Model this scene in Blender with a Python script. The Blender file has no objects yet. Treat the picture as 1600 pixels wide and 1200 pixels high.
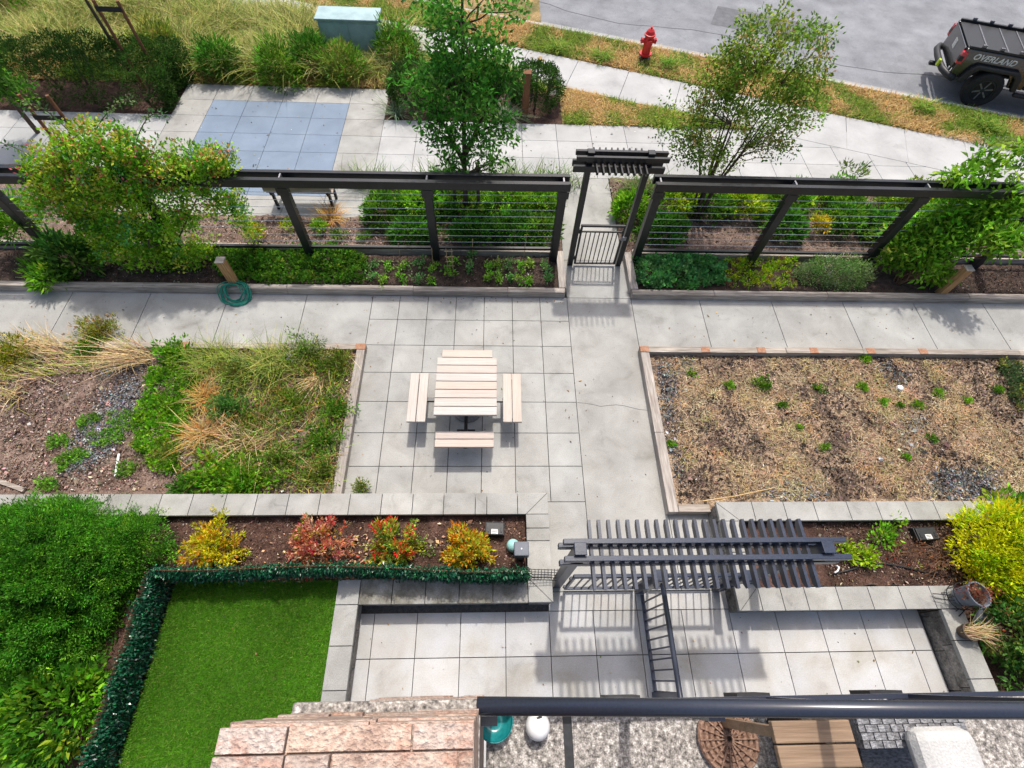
import bpy, bmesh, math, random
import numpy as np
from mathutils import Vector, Matrix
C = bpy.context.scene
COL = C.collection

# ------------------------------------------------------------------ camera, sky, sun, exposure
F_PX = 783.33                      # focal length in pixels of the 1600 px wide photograph
CAM = np.array([1.71513, -5.63221, 7.28921])
PITCH, YAW, ROLL = 1.03738889, -0.0779138642, 0.0727899378

def cam_axes():
    cp, sp = math.cos(PITCH), math.sin(PITCH)
    r = np.array([1, 0, 0.]); f = np.array([0, cp, -sp]); u = np.array([0, sp, cp])
    c, s = math.cos(ROLL), math.sin(ROLL)
    r2 = c*r + s*u; u2 = -s*r + c*u
    Y = np.array([[math.cos(YAW), -math.sin(YAW), 0], [math.sin(YAW), math.cos(YAW), 0], [0, 0, 1]])
    return Y @ r2, Y @ u2, Y @ f
R_, U_, F_ = cam_axes()

def at(px, py, z=0.0):             # the point at height z seen at pixel (px, py) of the photograph
    d = F_ + (px-800)/F_PX*R_ - (py-600)/F_PX*U_
    return CAM + (z-CAM[2])/d[2]*d

cd = bpy.data.cameras.new('camera'); cam = bpy.data.objects.new('camera', cd); COL.objects.link(cam)
cd.sensor_width = 36; cd.sensor_fit = 'HORIZONTAL'; cd.lens = 36*F_PX/1600; cd.clip_start = 0.05; cd.clip_end = 1000
cam.matrix_world = Matrix(((R_[0], U_[0], -F_[0], CAM[0]), (R_[1], U_[1], -F_[1], CAM[1]), (R_[2], U_[2], -F_[2], CAM[2]), (0, 0, 0, 1)))
C.camera = cam

SUN = Vector((.075, .50, 1)).normalized()
W = bpy.data.worlds.new('World'); C.world = W; W.use_nodes = True
nt = W.node_tree; bg = nt.nodes['Background']; sky = nt.nodes.new('ShaderNodeTexSky')
sky.sky_type = 'NISHITA'; sky.sun_disc = False
sky.sun_elevation = math.asin(SUN.z); sky.sun_rotation = math.atan2(SUN.x, SUN.y)
sky.air_density = 1.0; sky.dust_density = 5.0; sky.ozone_density = 1.0
nt.links.new(sky.outputs[0], bg.inputs[0]); bg.inputs[1].default_value = 0.15
sd = bpy.data.lights.new('sun', 'SUN'); sd.energy = 2.75; sd.angle = math.radians(1.6); sd.color = (1, .955, .89)
so = bpy.data.objects.new('sun', sd); COL.objects.link(so)
so.rotation_euler = (-SUN).to_track_quat('-Z', 'Y').to_euler(); so.location = (0, 0, 30)
C.view_settings.view_transform = 'Standard'; C.view_settings.look = 'None'
C.view_settings.exposure = 0.40; C.view_settings.gamma = 1.0
C.cycles.max_bounces = 8; C.cycles.transparent_max_bounces = 8

# ------------------------------------------------------------------ helpers: materials
def _mat(name):
    m = bpy.data.materials.new(name); m.use_nodes = True
    n = m.node_tree.nodes; b = n['Principled BSDF']
    return m, n, m.node_tree.links, b

def mat(name, stops, scale=4, detail=8, rough=.85, bump=.2, stretch=(1, 1, 1), fine=60, fine_amt=.25,
        spec=.3, metal=0.0, tint=True, distort=0, big=0, coat=0, bump_dist=.01, stain=0):
    """noise ramp over world position x fine grain x optional large blotches x per-piece tint"""
    m, n, l, b = _mat(name)
    g = n.new('ShaderNodeNewGeometry'); mp = n.new('ShaderNodeMapping'); l.new(g.outputs['Position'], mp.inputs[0])
    mp.inputs['Scale'].default_value = stretch
    n1 = n.new('ShaderNodeTexNoise'); n1.inputs['Scale'].default_value = scale; n1.inputs['Detail'].default_value = detail
    n1.inputs['Roughness'].default_value = .6; n1.inputs['Distortion'].default_value = distort
    l.new(mp.outputs[0], n1.inputs['Vector'])
    r = n.new('ShaderNodeValToRGB'); el = r.color_ramp.elements
    while len(el) < len(stops): el.new(.5)
    for e, (p, c) in zip(el, stops): e.position = p; e.color = (*c, 1)
    l.new(n1.outputs['Fac'], r.inputs[0]); out = r.outputs[0]
    n2 = n.new('ShaderNodeTexNoise'); n2.inputs['Scale'].default_value = fine; n2.inputs['Detail'].default_value = 4
    l.new(mp.outputs[0], n2.inputs['Vector'])
    def mul(a, fac_out, lo, hi):
        mr = n.new('ShaderNodeMapRange'); mr.inputs[1].default_value = .3; mr.inputs[2].default_value = .7
        mr.inputs[3].default_value = lo; mr.inputs[4].default_value = hi; l.new(fac_out, mr.inputs[0])
        v = n.new('ShaderNodeVectorMath'); v.operation = 'SCALE'; l.new(a, v.inputs[0]); l.new(mr.outputs[0], v.inputs['Scale'])
        return v.outputs[0]
    out = mul(out, n2.outputs['Fac'], 1-fine_amt, 1+fine_amt)
    if big:
        n3 = n.new('ShaderNodeTexNoise'); n3.inputs['Scale'].default_value = .9; n3.inputs['Detail'].default_value = 6
        n3.inputs['Distortion'].default_value = .6
        l.new(g.outputs['Position'], n3.inputs['Vector']); out = mul(out, n3.outputs['Fac'], 1-big, 1+big)
    if stain:                                    # sparse darker spots and drips with a shape of their own
        n4 = n.new('ShaderNodeTexNoise'); n4.inputs['Scale'].default_value = 3.3; n4.inputs['Detail'].default_value = 12
        n4.inputs['Roughness'].default_value = .68; n4.inputs['Distortion'].default_value = 1.2
        l.new(g.outputs['Position'], n4.inputs['Vector'])
        mr = n.new('ShaderNodeMapRange'); mr.inputs[1].default_value = .56; mr.inputs[2].default_value = .70
        mr.inputs[3].default_value = 1; mr.inputs[4].default_value = 1-stain; l.new(n4.outputs['Fac'], mr.inputs[0])
        v = n.new('ShaderNodeVectorMath'); v.operation = 'SCALE'; l.new(out, v.inputs[0]); l.new(mr.outputs[0], v.inputs['Scale']); out = v.outputs[0]
    if tint:
        a = n.new('ShaderNodeAttribute'); a.attribute_name = 'tint'
        v = n.new('ShaderNodeVectorMath'); v.operation = 'MULTIPLY'; l.new(out, v.inputs[0]); l.new(a.outputs['Color'], v.inputs[1]); out = v.outputs[0]
    l.new(out, b.inputs['Base Color'])
    b.inputs['Roughness'].default_value = rough; b.inputs['Specular IOR Level'].default_value = spec
    b.inputs['Metallic'].default_value = metal; b.inputs['Coat Weight'].default_value = coat
    if bump:
        bp = n.new('ShaderNodeBump'); bp.inputs['Strength'].default_value = bump; bp.inputs['Distance'].default_value = bump_dist
        l.new(n2.outputs['Fac'], bp.inputs['Height']); l.new(bp.outputs[0], b.inputs['Normal'])
    return m

def leaf_mat(name, rough=.55, trans=.3, spec=.2):
    m, n, l, b = _mat(name)
    a = n.new('ShaderNodeAttribute'); a.attribute_name = 'tint'
    g = n.new('ShaderNodeNewGeometry')
    nz = n.new('ShaderNodeTexNoise'); nz.inputs['Scale'].default_value = 30; l.new(g.outputs['Position'], nz.inputs['Vector'])
    mr = n.new('ShaderNodeMapRange'); mr.inputs[3].default_value = .8; mr.inputs[4].default_value = 1.2; l.new(nz.outputs['Fac'], mr.inputs[0])
    v = n.new('ShaderNodeVectorMath'); v.operation = 'SCALE'; l.new(a.outputs['Color'], v.inputs[0]); l.new(mr.outputs[0], v.inputs['Scale'])
    l.new(v.outputs[0], b.inputs['Base Color'])
    b.inputs['Roughness'].default_value = rough; b.inputs['Specular IOR Level'].default_value = spec
    t = n.new('ShaderNodeBsdfTranslucent'); l.new(v.outputs[0], t.inputs['Color'])
    mx = n.new('ShaderNodeMixShader'); mx.inputs[0].default_value = trans
    l.new(b.outputs[0], mx.inputs[1]); l.new(t.outputs[0], mx.inputs[2])
    l.new(mx.outputs[0], n['Material Output'].inputs['Surface'])
    return m

# ------------------------------------------------------------------ helpers: meshes and objects
ORIG = {}                                    # world position of each object's origin

def set_props(o, label=None, cat=None, group=None, kind=None):
    if label: o['label'] = label
    if cat: o['category'] = cat
    if group: o['group'] = group
    if kind: o['kind'] = kind
    return o

def thing(name, label, cat, loc, group=None):
    o = bpy.data.objects.new(name, None); COL.objects.link(o)
    o.empty_display_size = .1; o.location = tuple(loc); ORIG[o] = np.array(loc, float)
    return set_props(o, label, cat, group)

class MB:
    def __init__(s): s.v = []; s.f = []; s.t = []; s.n = 0
    def add(s, vs, fs, tint=(1, 1, 1)):
        if isinstance(tint, (int, float)): tint = (tint,)*3
        k = s.n; s.v += [tuple(map(float, p)) for p in vs]; s.f += [tuple(i+k for i in f) for f in fs]
        s.t += [tint]*len(vs); s.n += len(vs); return s
    def box(s, x0, x1, y0, y1, z0, z1, tint=1.0):
        return s.add([(x0, y0, z0), (x1, y0, z0), (x1, y1, z0), (x0, y1, z0), (x0, y0, z1), (x1, y0, z1), (x1, y1, z1), (x0, y1, z1)],
              [(3, 2, 1, 0), (4, 5, 6, 7), (0, 1, 5, 4), (1, 2, 6, 5), (2, 3, 7, 6), (3, 0, 4, 7)], tint)
    def hexa(s, bot, top, tint=1.0):         # two quads of four corners each
        return s.add(list(bot)+list(top), [(3, 2, 1, 0), (4, 5, 6, 7), (0, 1, 5, 4), (1, 2, 6, 5), (2, 3, 7, 6), (3, 0, 4, 7)], tint)
    def bar(s, p, q, w, h, up=(0, 0, 1), tint=1.0):
        p, q = Vector(p), Vector(q); d = (q-p).normalized(); sd = d.cross(Vector(up))
        if sd.length < 1e-4: sd = d.cross(Vector((0, 1, 0)))
        sd.normalize(); u = sd.cross(d).normalized(); a, b = sd*w/2, u*h/2
        return s.hexa([p-a-b, p+a-b, q+a-b, q-a-b], [p-a+b, p+a+b, q+a+b, q-a+b], tint)
    def tube(s, pts, r, n=8, tint=1.0, cap=True):
        pts = [Vector(p) for p in pts]; rs = r if hasattr(r, '__len__') else [r]*len(pts)
        vs = []; fs = []; prev = None
        for i, p in enumerate(pts):
            d = (pts[min(i+1, len(pts)-1)]-pts[max(i-1, 0)]).normalized()
            a = d.cross(Vector((0, 0, 1)) if abs(d.z) < .95 else Vector((1, 0, 0))) if prev is None else prev - d*prev.dot(d)
            a.normalize(); prev = a.copy(); b = d.cross(a)
            vs += [p + (a*math.cos(2*math.pi*k/n)+b*math.sin(2*math.pi*k/n))*rs[i] for k in range(n)]
        for i in range(len(pts)-1):
            fs += [(i*n+k, i*n+(k+1) % n, (i+1)*n+(k+1) % n, (i+1)*n+k) for k in range(n)]
        if cap: fs += [tuple(range(n-1, -1, -1)), tuple(range((len(pts)-1)*n, len(pts)*n))]
        return s.add(vs, fs, tint)
    def lathe(s, prof, c, n=20, axis=None, tint=1.0):
        """profile of (radius, height) turned about the axis through c"""
        ax = Vector(axis or (0, 0, 1)).normalized(); a = ax.orthogonal().normalized(); b = ax.cross(a); c = Vector(c)
        vs = [c + ax*z + (a*math.cos(2*math.pi*k/n)+b*math.sin(2*math.pi*k/n))*r for r, z in prof for k in range(n)]
        fs = [(i*n+k, i*n+(k+1) % n, (i+1)*n+(k+1) % n, (i+1)*n+k) for i in range(len(prof)-1) for k in range(n)]
        fs += [tuple(range(n-1, -1, -1)), tuple(range((len(prof)-1)*n, len(prof)*n))]
        return s.add(vs, fs, tint)
    def prism(s, outline, y0, y1, tint=1.0, fr=None):
        """outline in (x, z) pushed along y; fr maps local points into the world"""
        fr = fr or (lambda p: p); n = len(outline)
        vs = [fr((x, y0, z)) for x, z in outline] + [fr((x, y1, z)) for x, z in outline]
        fs = [tuple(range(n)), tuple(range(2*n-1, n-1, -1))] + [(i, i+n, (i+1) % n+n, (i+1) % n) for i in range(n)]
        return s.add(vs, fs, tint)
    def poly(s, pts, z, tint=1.0):
        return s.add([(p[0], p[1], z) for p in pts], [tuple(range(len(pts)))], tint)
    def build(s, name, m, parent=None, smooth=False, bevel=0, recalc=True):
        o0 = ORIG[parent] if parent is not None else np.zeros(3)
        me = bpy.data.meshes.new(name)
        me.from_pydata([tuple(np.array(p)-o0) for p in s.v], [], s.f)
        a = me.attributes.new('tint', 'FLOAT_COLOR', 'POINT')
        a.data.foreach_set('color', np.array([(*t, 1) for t in s.t], dtype=np.float32).ravel())
        if recalc:
            bm = bmesh.new(); bm.from_mesh(me); bmesh.ops.recalc_face_normals(bm, faces=bm.faces); bm.to_mesh(me); bm.free()
        if smooth:
            me.polygons.foreach_set('use_smooth', [True]*len(me.polygons))
        me.materials.append(m)
        o = bpy.data.objects.new(name, me); COL.objects.link(o)
        if bevel:
            b = o.modifiers.new('bevel', 'BEVEL'); b.width = bevel; b.segments = 2; b.limit_method = 'ANGLE'
        if parent is not None: o.parent = parent
        ORIG[o] = o0.copy()
        return o

def fast(name, V, Fq, T, m, parent=None, smooth=False):
    """numpy mesh: V (n,3), quads or tris Fq (m,k), T (n,3) per-vertex tint"""
    o0 = ORIG[parent] if parent is not None else np.zeros(3)
    me = bpy.data.meshes.new(name); k = Fq.shape[1]
    me.vertices.add(len(V)); me.vertices.foreach_set('co', (V-o0).astype(np.float32).ravel())
    me.loops.add(Fq.size); me.loops.foreach_set('vertex_index', Fq.astype(np.int32).ravel())
    me.polygons.add(len(Fq)); me.polygons.foreach_set('loop_start', np.arange(0, Fq.size, k, dtype=np.int32))
    me.polygons.foreach_set('loop_total', np.full(len(Fq), k, dtype=np.int32))
    if smooth: me.polygons.foreach_set('use_smooth', np.ones(len(Fq), dtype=bool))
    a = me.attributes.new('tint', 'FLOAT_COLOR', 'POINT')
    a.data.foreach_set('color', np.c_[T, np.ones(len(T))].astype(np.float32).ravel())
    me.materials.append(m); me.update(calc_edges=True); me.validate()
    o = bpy.data.objects.new(name, me); COL.objects.link(o)
    if parent is not None: o.parent = parent
    ORIG[o] = o0.copy()
    return o

RNG = np.random.default_rng(7)
def unit(a): return a/np.maximum(np.linalg.norm(a, axis=1, keepdims=True), 1e-6)

def leaf_geo(P, D, L, Wd, T, fold=.15, rng=RNG):
    """folded diamond leaves from base P along D"""
    n = len(P); S = unit(np.cross(D, rng.normal(size=(n, 3)))); N = np.cross(S, D)
    L = np.broadcast_to(L, n)[:, None]; Wd = np.broadcast_to(Wd, n)[:, None]
    mid = P + D*L*.45 + N*L*fold*.5
    V = np.stack([P, mid+S*Wd/2, P+D*L-N*L*fold*.3, mid-S*Wd/2], 1).reshape(-1, 3)
    Fq = np.arange(4*n).reshape(n, 4)
    return V, Fq, np.repeat(T, 4, 0)

def pal(colors, n, rng=RNG, jit=.22, hue=.1):
    """colors: list of (weight, (r, g, b))"""
    w = np.array([c[0] for c in colors], float); w /= w.sum(); c = np.array([c[1] for c in colors])
    T = c[rng.choice(len(c), n, p=w)]
    return np.clip(T*np.exp(rng.normal(0, jit, (n, 1)))*np.exp(rng.normal(0, hue, (n, 3))), .002, .9)

def foliage(name, cen, rad, per, L, Wd, colors, m, parent=None, up=.35, droop=0., rng=RNG, jit=.22, out=None, fold=.15, spread=1.0, geo=False):
    """a spray of leaves round each centre; the colour is drawn per spray, then jittered per leaf"""
    cen = np.asarray(cen); n = len(cen)*per
    base = np.repeat(pal(colors, len(cen), rng, jit*.8), per, 0)
    off = unit(rng.normal(size=(n, 3)))*(rng.random((n, 1))**.5)
    rr = np.repeat(np.broadcast_to(rad, len(cen)), per)[:, None]
    P = np.repeat(cen, per, 0) + off*rr
    D = off*spread + rng.normal(size=(n, 3))*.45 + np.array([0, 0, up-droop])
    if out is not None: D = D + np.repeat(out, per, 0)*.8
    D = unit(D)
    T = np.clip(base*np.exp(rng.normal(0, jit, (n, 1)))*np.exp(rng.normal(0, .07, (n, 3))), .002, .9)
    Ls = L*rng.uniform(.65, 1.25, n); Ws = Wd*rng.uniform(.7, 1.2, n)
    V, Fq, TT = leaf_geo(P, D, Ls, Ws, T, fold, rng)
    if geo: return V, Fq, TT
    return fast(name, V, Fq, TT, m, parent)

def rooted(name, cen, rad, per, L, Wd, colors, m, parent=None, root=None, **k):
    """leaf sprays joined by thin stems to one root"""
    cen = np.asarray(cen); ga = foliage('', cen, rad, per, L, Wd, colors, None, geo=True, **k)
    r0 = np.array([cen[:, 0].mean(), cen[:, 1].mean(), cen[:, 2].min()-.01]) if root is None else np.asarray(root)
    d = cen-r0; ln = np.linalg.norm(d, axis=1)+1e-4
    st = [leaf_geo(np.repeat(r0[None], len(cen), 0), d/ln[:, None], ln*1.05, .012, pal(colors, len(cen), k.get('rng', RNG), .2)*.8, .03, k.get('rng', RNG)) for _ in (0, 1)]
    return fuse(name, [ga]+st, m, parent)

def fuse(name, geos, m, parent=None):
    k = 0; Vs, Fs, Ts = [], [], []
    for V, Fq, T in geos: Vs.append(V); Fs.append(Fq+k); Ts.append(T); k += len(V)
    return fast(name, np.concatenate(Vs), np.concatenate(Fs), np.concatenate(Ts), m, parent)

def dome(c, rx, ry, rz, n, shell=.62, low=-.25, rng=RNG, lump=.18):
    """n points in the outer part of a lumpy dome"""
    d = unit(rng.normal(size=(n*3, 3))); d = d[d[:, 2] > low][:n]
    k = rng.uniform(-1, 1, (9, 3))*3.2; ph = rng.uniform(0, 6.28, 9)
    lum = 1 + lump*np.mean([np.sin(d@k[i]*2+ph[i]) for i in range(9)], 0)*2.2
    r = rng.uniform(shell, 1, (len(d), 1))**.7*lum[:, None]
    return np.asarray(c) + d*r*np.array([rx, ry, rz]), d

def blades(name, P, H, Wd, colors, m, parent=None, lean=.3, curve=.5, rng=RNG, jit=.25, dirs=None, T=None):
    """grass blades: three-segment strips, leaning and curving over"""
    n = len(P); H = np.broadcast_to(H, n)*rng.uniform(.55, 1.25, n); H = H[:, None]
    a = rng.uniform(0, 6.283, n) if dirs is None else dirs + rng.normal(0, .5, n)
    dh = np.stack([np.cos(a), np.sin(a), np.zeros(n)], 1); sd = np.stack([-np.sin(a), np.cos(a), np.zeros(n)], 1)
    ln = np.abs(rng.normal(lean, lean*.5, n))[:, None]; cv = np.abs(rng.normal(curve, curve*.4, n))[:, None]
    if T is None: T = pal(colors, n, rng, jit)
    wd = (np.broadcast_to(Wd, n)*rng.uniform(.7, 1.2, n))[:, None]
    rows = []
    for t, w in ((0, 1), (.4, .9), (.75, .6), (1, .12)):
        h = dh*H*(ln*t + cv*t*t) + np.array([0, 0, 1])*H*(t - .45*cv*t*t)
        c = P + h
        rows += [c - sd*wd*w/2, c + sd*wd*w/2]
    V = np.stack(rows, 1).reshape(-1, 3); b = np.arange(n)[:, None]*8
    Fq = np.concatenate([b+np.array([0, 1, 3, 2]), b+np.array([2, 3, 5, 4]), b+np.array([4, 5, 7, 6])], 0)
    return fast(name, V, Fq, np.repeat(T, 8, 0), m, parent)

def in_poly(poly, n, rng=RNG):
    """n random points inside a 2-D polygon"""
    poly = np.asarray(poly, float); lo, hi = poly.min(0), poly.max(0); out = []
    while sum(map(len, out)) < n:
        q = rng.uniform(lo, hi, (max(200, n), 2)); ins = np.zeros(len(q), bool); j = len(poly)-1
        for i in range(len(poly)):
            a, b = poly[i], poly[j]
            cnd = ((a[1] > q[:, 1]) != (b[1] > q[:, 1])) & (q[:, 0] < (b[0]-a[0])*(q[:, 1]-a[1])/(b[1]-a[1]+1e-12)+a[0])
            ins ^= cnd; j = i
        out.append(q[ins])
    return np.concatenate(out)[:n]

def noise2(P, s, seed=0):
    """cheap smooth 2-D noise in about -1..1"""
    r = np.random.default_rng(seed); v = np.zeros(len(P))
    for i in range(10):
        a = r.uniform(0, 6.283); k = np.array([math.cos(a), math.sin(a)])*s*r.uniform(.5, 2.2)
        v += np.sin(P[:, :2]@k + r.uniform(0, 6.283))
    return v/3.2

def ground_poly(pxs, z): return [at(x, y, z)[:2] for x, y in pxs]

def soil_patch(name, x0, x1, y0, y1, z, amp, m, step=.06, seed=1):
    nx = max(2, int((x1-x0)/step)); ny = max(2, int((y1-y0)/step)); r = np.random.default_rng(seed)
    X, Y = np.meshgrid(np.linspace(x0, x1, nx), np.linspace(y0, y1, ny)); P = np.c_[X.ravel(), Y.ravel()]
    Z = z + amp*(.5*noise2(P, 5, seed) + .35*noise2(P, 17, seed+1) + r.normal(0, .35, len(P)))
    i = np.arange(nx*ny).reshape(ny, nx)
    Fq = np.stack([i[:-1, :-1], i[:-1, 1:], i[1:, 1:], i[1:, :-1]], -1).reshape(-1, 4)
    return set_props(fast(name, np.c_[P, Z], Fq, np.ones((len(P), 3)), m, smooth=True), kind='structure')

def flakes(name, P, size, colors, m, rng=RNG, tilt=.5):
    """chips, flakes and straws lying about"""
    n = len(P); a = rng.uniform(0, 6.283, n)
    D = unit(np.stack([np.cos(a), np.sin(a), rng.normal(0, tilt, n)], 1))
    L = size*np.exp(rng.normal(0, .4, n))
    V, Fq, T = leaf_geo(P, D, L, L*rng.uniform(.3, .8, n), pal(colors, n, rng, .3), .1, rng)
    return set_props(fast(name, V, Fq, T, m), kind='stuff')

# ------------------------------------------------------------------ materials
def g3(v): return (v, v, v)
M = {}
M['conc'] = mat('concrete', [(.28, (.24, .235, .214)), (.42, (.305, .30, .28)), (.58, (.34, .336, .315)), (.75, (.38, .377, .358))], 2.2, 12, .9, .15, fine=70, fine_amt=.12, big=.15, distort=.5, stain=.14)
M['conc_warm'] = mat('patio concrete', [(.28, (.34, .318, .275)), (.45, (.405, .393, .37)), (.6, (.44, .437, .43)), (.75, (.455, .468, .49))], 1.7, 11, .85, .12, fine=70, fine_amt=.09, big=.13, distort=.5, stain=.14)
M['court'] = mat('blue court coating', [(.3, (.155, .20, .265)), (.6, (.185, .235, .305)), (.8, (.22, .27, .335))], 1.6, 10, .8, .08, fine=80, fine_amt=.1, big=.1)
M['walk'] = mat('sidewalk concrete', [(.28, (.33, .33, .322)), (.45, (.375, .375, .367)), (.75, (.42, .42, .412))], 1.5, 11, .9, .12, fine=90, fine_amt=.1, big=.12, stain=.14)
M['cap'] = mat('cast stone cap', [(.25, (.235, .228, .205)), (.5, (.31, .305, .282)), (.75, (.37, .365, .342))], 3.0, 11, .9, .2, fine=80, fine_amt=.14, big=.17, stain=.3)
M['cap_dirty'] = mat('stained cast stone', [(.3, (.085, .075, .055)), (.46, (.19, .18, .15)), (.64, (.31, .30, .275))], 4.5, 11, .9, .2, fine=60, fine_amt=.2, big=.2)
M['block'] = mat('split face block', [(.3, (.11, .10, .088)), (.55, (.23, .21, .185)), (.8, (.36, .335, .295))], 9, 10, .95, .9, fine=35, fine_amt=.35, bump_dist=.03)
M['joint'] = mat('joint sand', [(.3, (.06, .058, .055)), (.7, (.12, .115, .108))], 20, 6, .95, .1)
M['timber_x'] = mat('weathered timber along x', [(.3, (.21, .175, .14)), (.5, (.33, .285, .24)), (.7, (.45, .405, .36))], 6, 8, .85, .35, stretch=(.35, 6, 6), fine=14, fine_amt=.22, big=.2)
M['timber_y'] = mat('weathered timber along y', [(.3, (.24, .20, .17)), (.5, (.34, .30, .265)), (.7, (.45, .41, .37))], 6, 8, .85, .35, stretch=(6, .35, 6), fine=14, fine_amt=.22, big=.2)
M['timber_z'] = mat('post timber', [(.3, (.25, .12, .045)), (.5, (.38, .21, .09)), (.7, (.48, .31, .15))], 6, 8, .8, .35, stretch=(8, 8, .5), fine=14, fine_amt=.25)
M['cedar'] = mat('fresh cedar', [(.3, (.27, .125, .07)), (.7, (.40, .23, .15))], 14, 6, .85, .2, fine_amt=.25)
M['plank'] = mat('pale composite plank', [(.3, (.40, .355, .31)), (.5, (.46, .415, .37)), (.7, (.51, .47, .43))], 5, 10, .6, .2, stretch=(.3, 14, 3), fine=24, fine_amt=.1, big=.06)
M['plank_y'] = mat('pale composite plank along y', [(.3, (.40, .36, .32)), (.5, (.46, .42, .38)), (.7, (.51, .475, .44))], 5, 10, .6, .2, stretch=(14, .3, 3), fine=24, fine_amt=.1, big=.06)
M['black'] = mat('black powder coat', [(.3, (.009, .0095, .011)), (.7, (.016, .017, .020))], 5, 6, .38, .06, fine=60, fine_amt=.3, spec=.45, big=.2)
M['navy'] = mat('dark slate paint', [(.3, (.013, .021, .042)), (.7, (.023, .034, .064))], 5, 7, .34, .06, fine=60, fine_amt=.3, spec=.5, big=.2)
M['rail'] = mat('glossy dark rail', [(.3, (.018, .022, .036)), (.7, (.028, .034, .052))], 2, 3, .24, 0, fine=200, fine_amt=.12, spec=.6)
M['cable'] = mat('stainless cable', [(.3, (.45, .46, .47)), (.7, (.6, .61, .62))], 30, 3, .3, 0, spec=.5, metal=.9)
M['steel'] = mat('grey steel', [(.3, (.12, .12, .13)), (.7, (.2, .2, .21))], 8, 3, .45, 0, spec=.5, metal=.5)
M['soil'] = mat('dark garden soil', [(.3, (.028, .019, .014)), (.5, (.055, .036, .027)), (.7, (.10, .066, .05))], 8, 12, .95, .8, fine=55, fine_amt=.45, bump_dist=.02)
M['mulch'] = mat('bark mulch', [(.3, (.032, .017, .012)), (.5, (.068, .036, .026)), (.7, (.125, .07, .052))], 6, 12, .95, .8, fine=50, fine_amt=.45, bump_dist=.02)
M['bark'] = mat('greyish bark mulch', [(.3, (.09, .06, .045)), (.5, (.17, .115, .09)), (.7, (.27, .20, .16))], 5, 12, .95, .9, fine=45, fine_amt=.5, bump_dist=.02)
M['gravel'] = mat('dark blue gravel', [(.3, (.04, .045, .05)), (.5, (.11, .12, .125)), (.7, (.24, .25, .26))], 26, 10, .9, .8, fine=70, fine_amt=.5, bump_dist=.02)
M['dry'] = mat('dry turf floor', [(.30, (.06, .045, .036)), (.42, (.16, .112, .08)), (.54, (.31, .22, .145)), (.75, (.43, .315, .21))], 2.6, 13, .95, .9, fine=38, fine_amt=.5, distort=.8, bump_dist=.03)
M['verge'] = mat('verge soil', [(.3, (.06, .075, .02)), (.5, (.20, .15, .06)), (.7, (.42, .28, .13))], 1.6, 10, .95, .6, fine=30, fine_amt=.4, bump_dist=.02)
M['turf'] = mat('turf backing', [(.3, (.05, .14, .012)), (.7, (.085, .21, .02))], 4, 8, .9, .5, fine=80, fine_amt=.4)
M['street'] = mat('worn pale asphalt', [(.3, (.17, .175, .188)), (.5, (.205, .212, .226)), (.75, (.25, .256, .27))], 1.6, 14, .9, .6, fine=60, fine_amt=.25, big=.16, stain=.22)
M['earth'] = mat('earth', [(.3, (.05, .06, .025)), (.6, (.12, .10, .05))], .5, 8, .95, .3)
M['bark_t'] = mat('tree bark', [(.3, (.05, .035, .025)), (.7, (.13, .095, .07))], 8, 8, .9, .6, stretch=(4, 4, .8), fine=30, fine_amt=.3)
M['twig'] = mat('brown twig', [(.3, (.11, .055, .03)), (.7, (.2, .11, .06))], 8, 4, .9, .2)
M['rust'] = mat('rusty brown timber', [(.3, (.13, .055, .025)), (.7, (.22, .10, .05))], 8, 8, .85, .4, stretch=(5, 5, .7), fine=20, fine_amt=.3)
M['red'] = mat('red hydrant paint', [(.3, (.50, .012, .015)), (.7, (.62, .02, .022))], 6, 4, .4, .05, fine_amt=.1, spec=.5)
M['hose'] = mat('green hose', [(.3, (.006, .17, .11)), (.7, (.012, .25, .165))], 10, 3, .4, 0, fine_amt=.1, spec=.5)
M['white'] = mat('white plastic', [(.3, (.72, .72, .72)), (.7, (.8, .8, .8))], 6, 3, .4, 0, fine_amt=.04, spec=.5)
M['fabric'] = mat('off white canvas', [(.3, (.46, .45, .43)), (.7, (.54, .53, .51))], 9, 8, .9, .4, fine=160, fine_amt=.12, big=.08)
M['teal'] = mat('teal glaze', [(.3, (.008, .17, .18)), (.7, (.02, .27, .27))], 14, 4, .25, 0, fine_amt=.15, spec=.6)
M['mint'] = mat('pale mint plastic', [(.3, (.25, .5, .47)), (.7, (.32, .58, .54))], 6, 3, .5, 0, fine_amt=.05)
M['pot'] = mat('slate grey pot', [(.3, (.125, .14, .17)), (.7, (.17, .185, .215))], 8, 5, .5, .05, fine_amt=.1)
M['pot_b'] = mat('brown pot', [(.3, (.075, .05, .035)), (.7, (.13, .09, .065))], 8, 5, .7, .2, fine_amt=.2)
M['panel'] = mat('pale blue green panel', [(.3, (.24, .34, .36)), (.6, (.33, .45, .46)), (.8, (.42, .53, .53))], 3, 6, .5, 0, fine_amt=.08)
M['stone'] = mat('pink ledgestone', [(.28, (.19, .125, .10)), (.42, (.36, .265, .215)), (.52, (.43, .345, .29)), (.62, (.40, .25, .19)), (.8, (.50, .44, .385))], 16, 12, .9, .9, stretch=(.8, 1, 4), fine=130, fine_amt=.3, big=.2, bump_dist=.012)
M['aggregate'] = mat('exposed aggregate', [(.32, (.07, .065, .06)), (.45, (.22, .20, .18)), (.55, (.34, .31, .28)), (.68, (.60, .57, .53))], 75, 3, .85, .4, fine=190, fine_amt=.35)
M['wick_g'] = mat('grey wicker', [(.3, (.10, .10, .105)), (.7, (.30, .30, .31))], 70, 3, .6, .6, stretch=(1, 2, 2), fine=90, fine_amt=.3)
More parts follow.
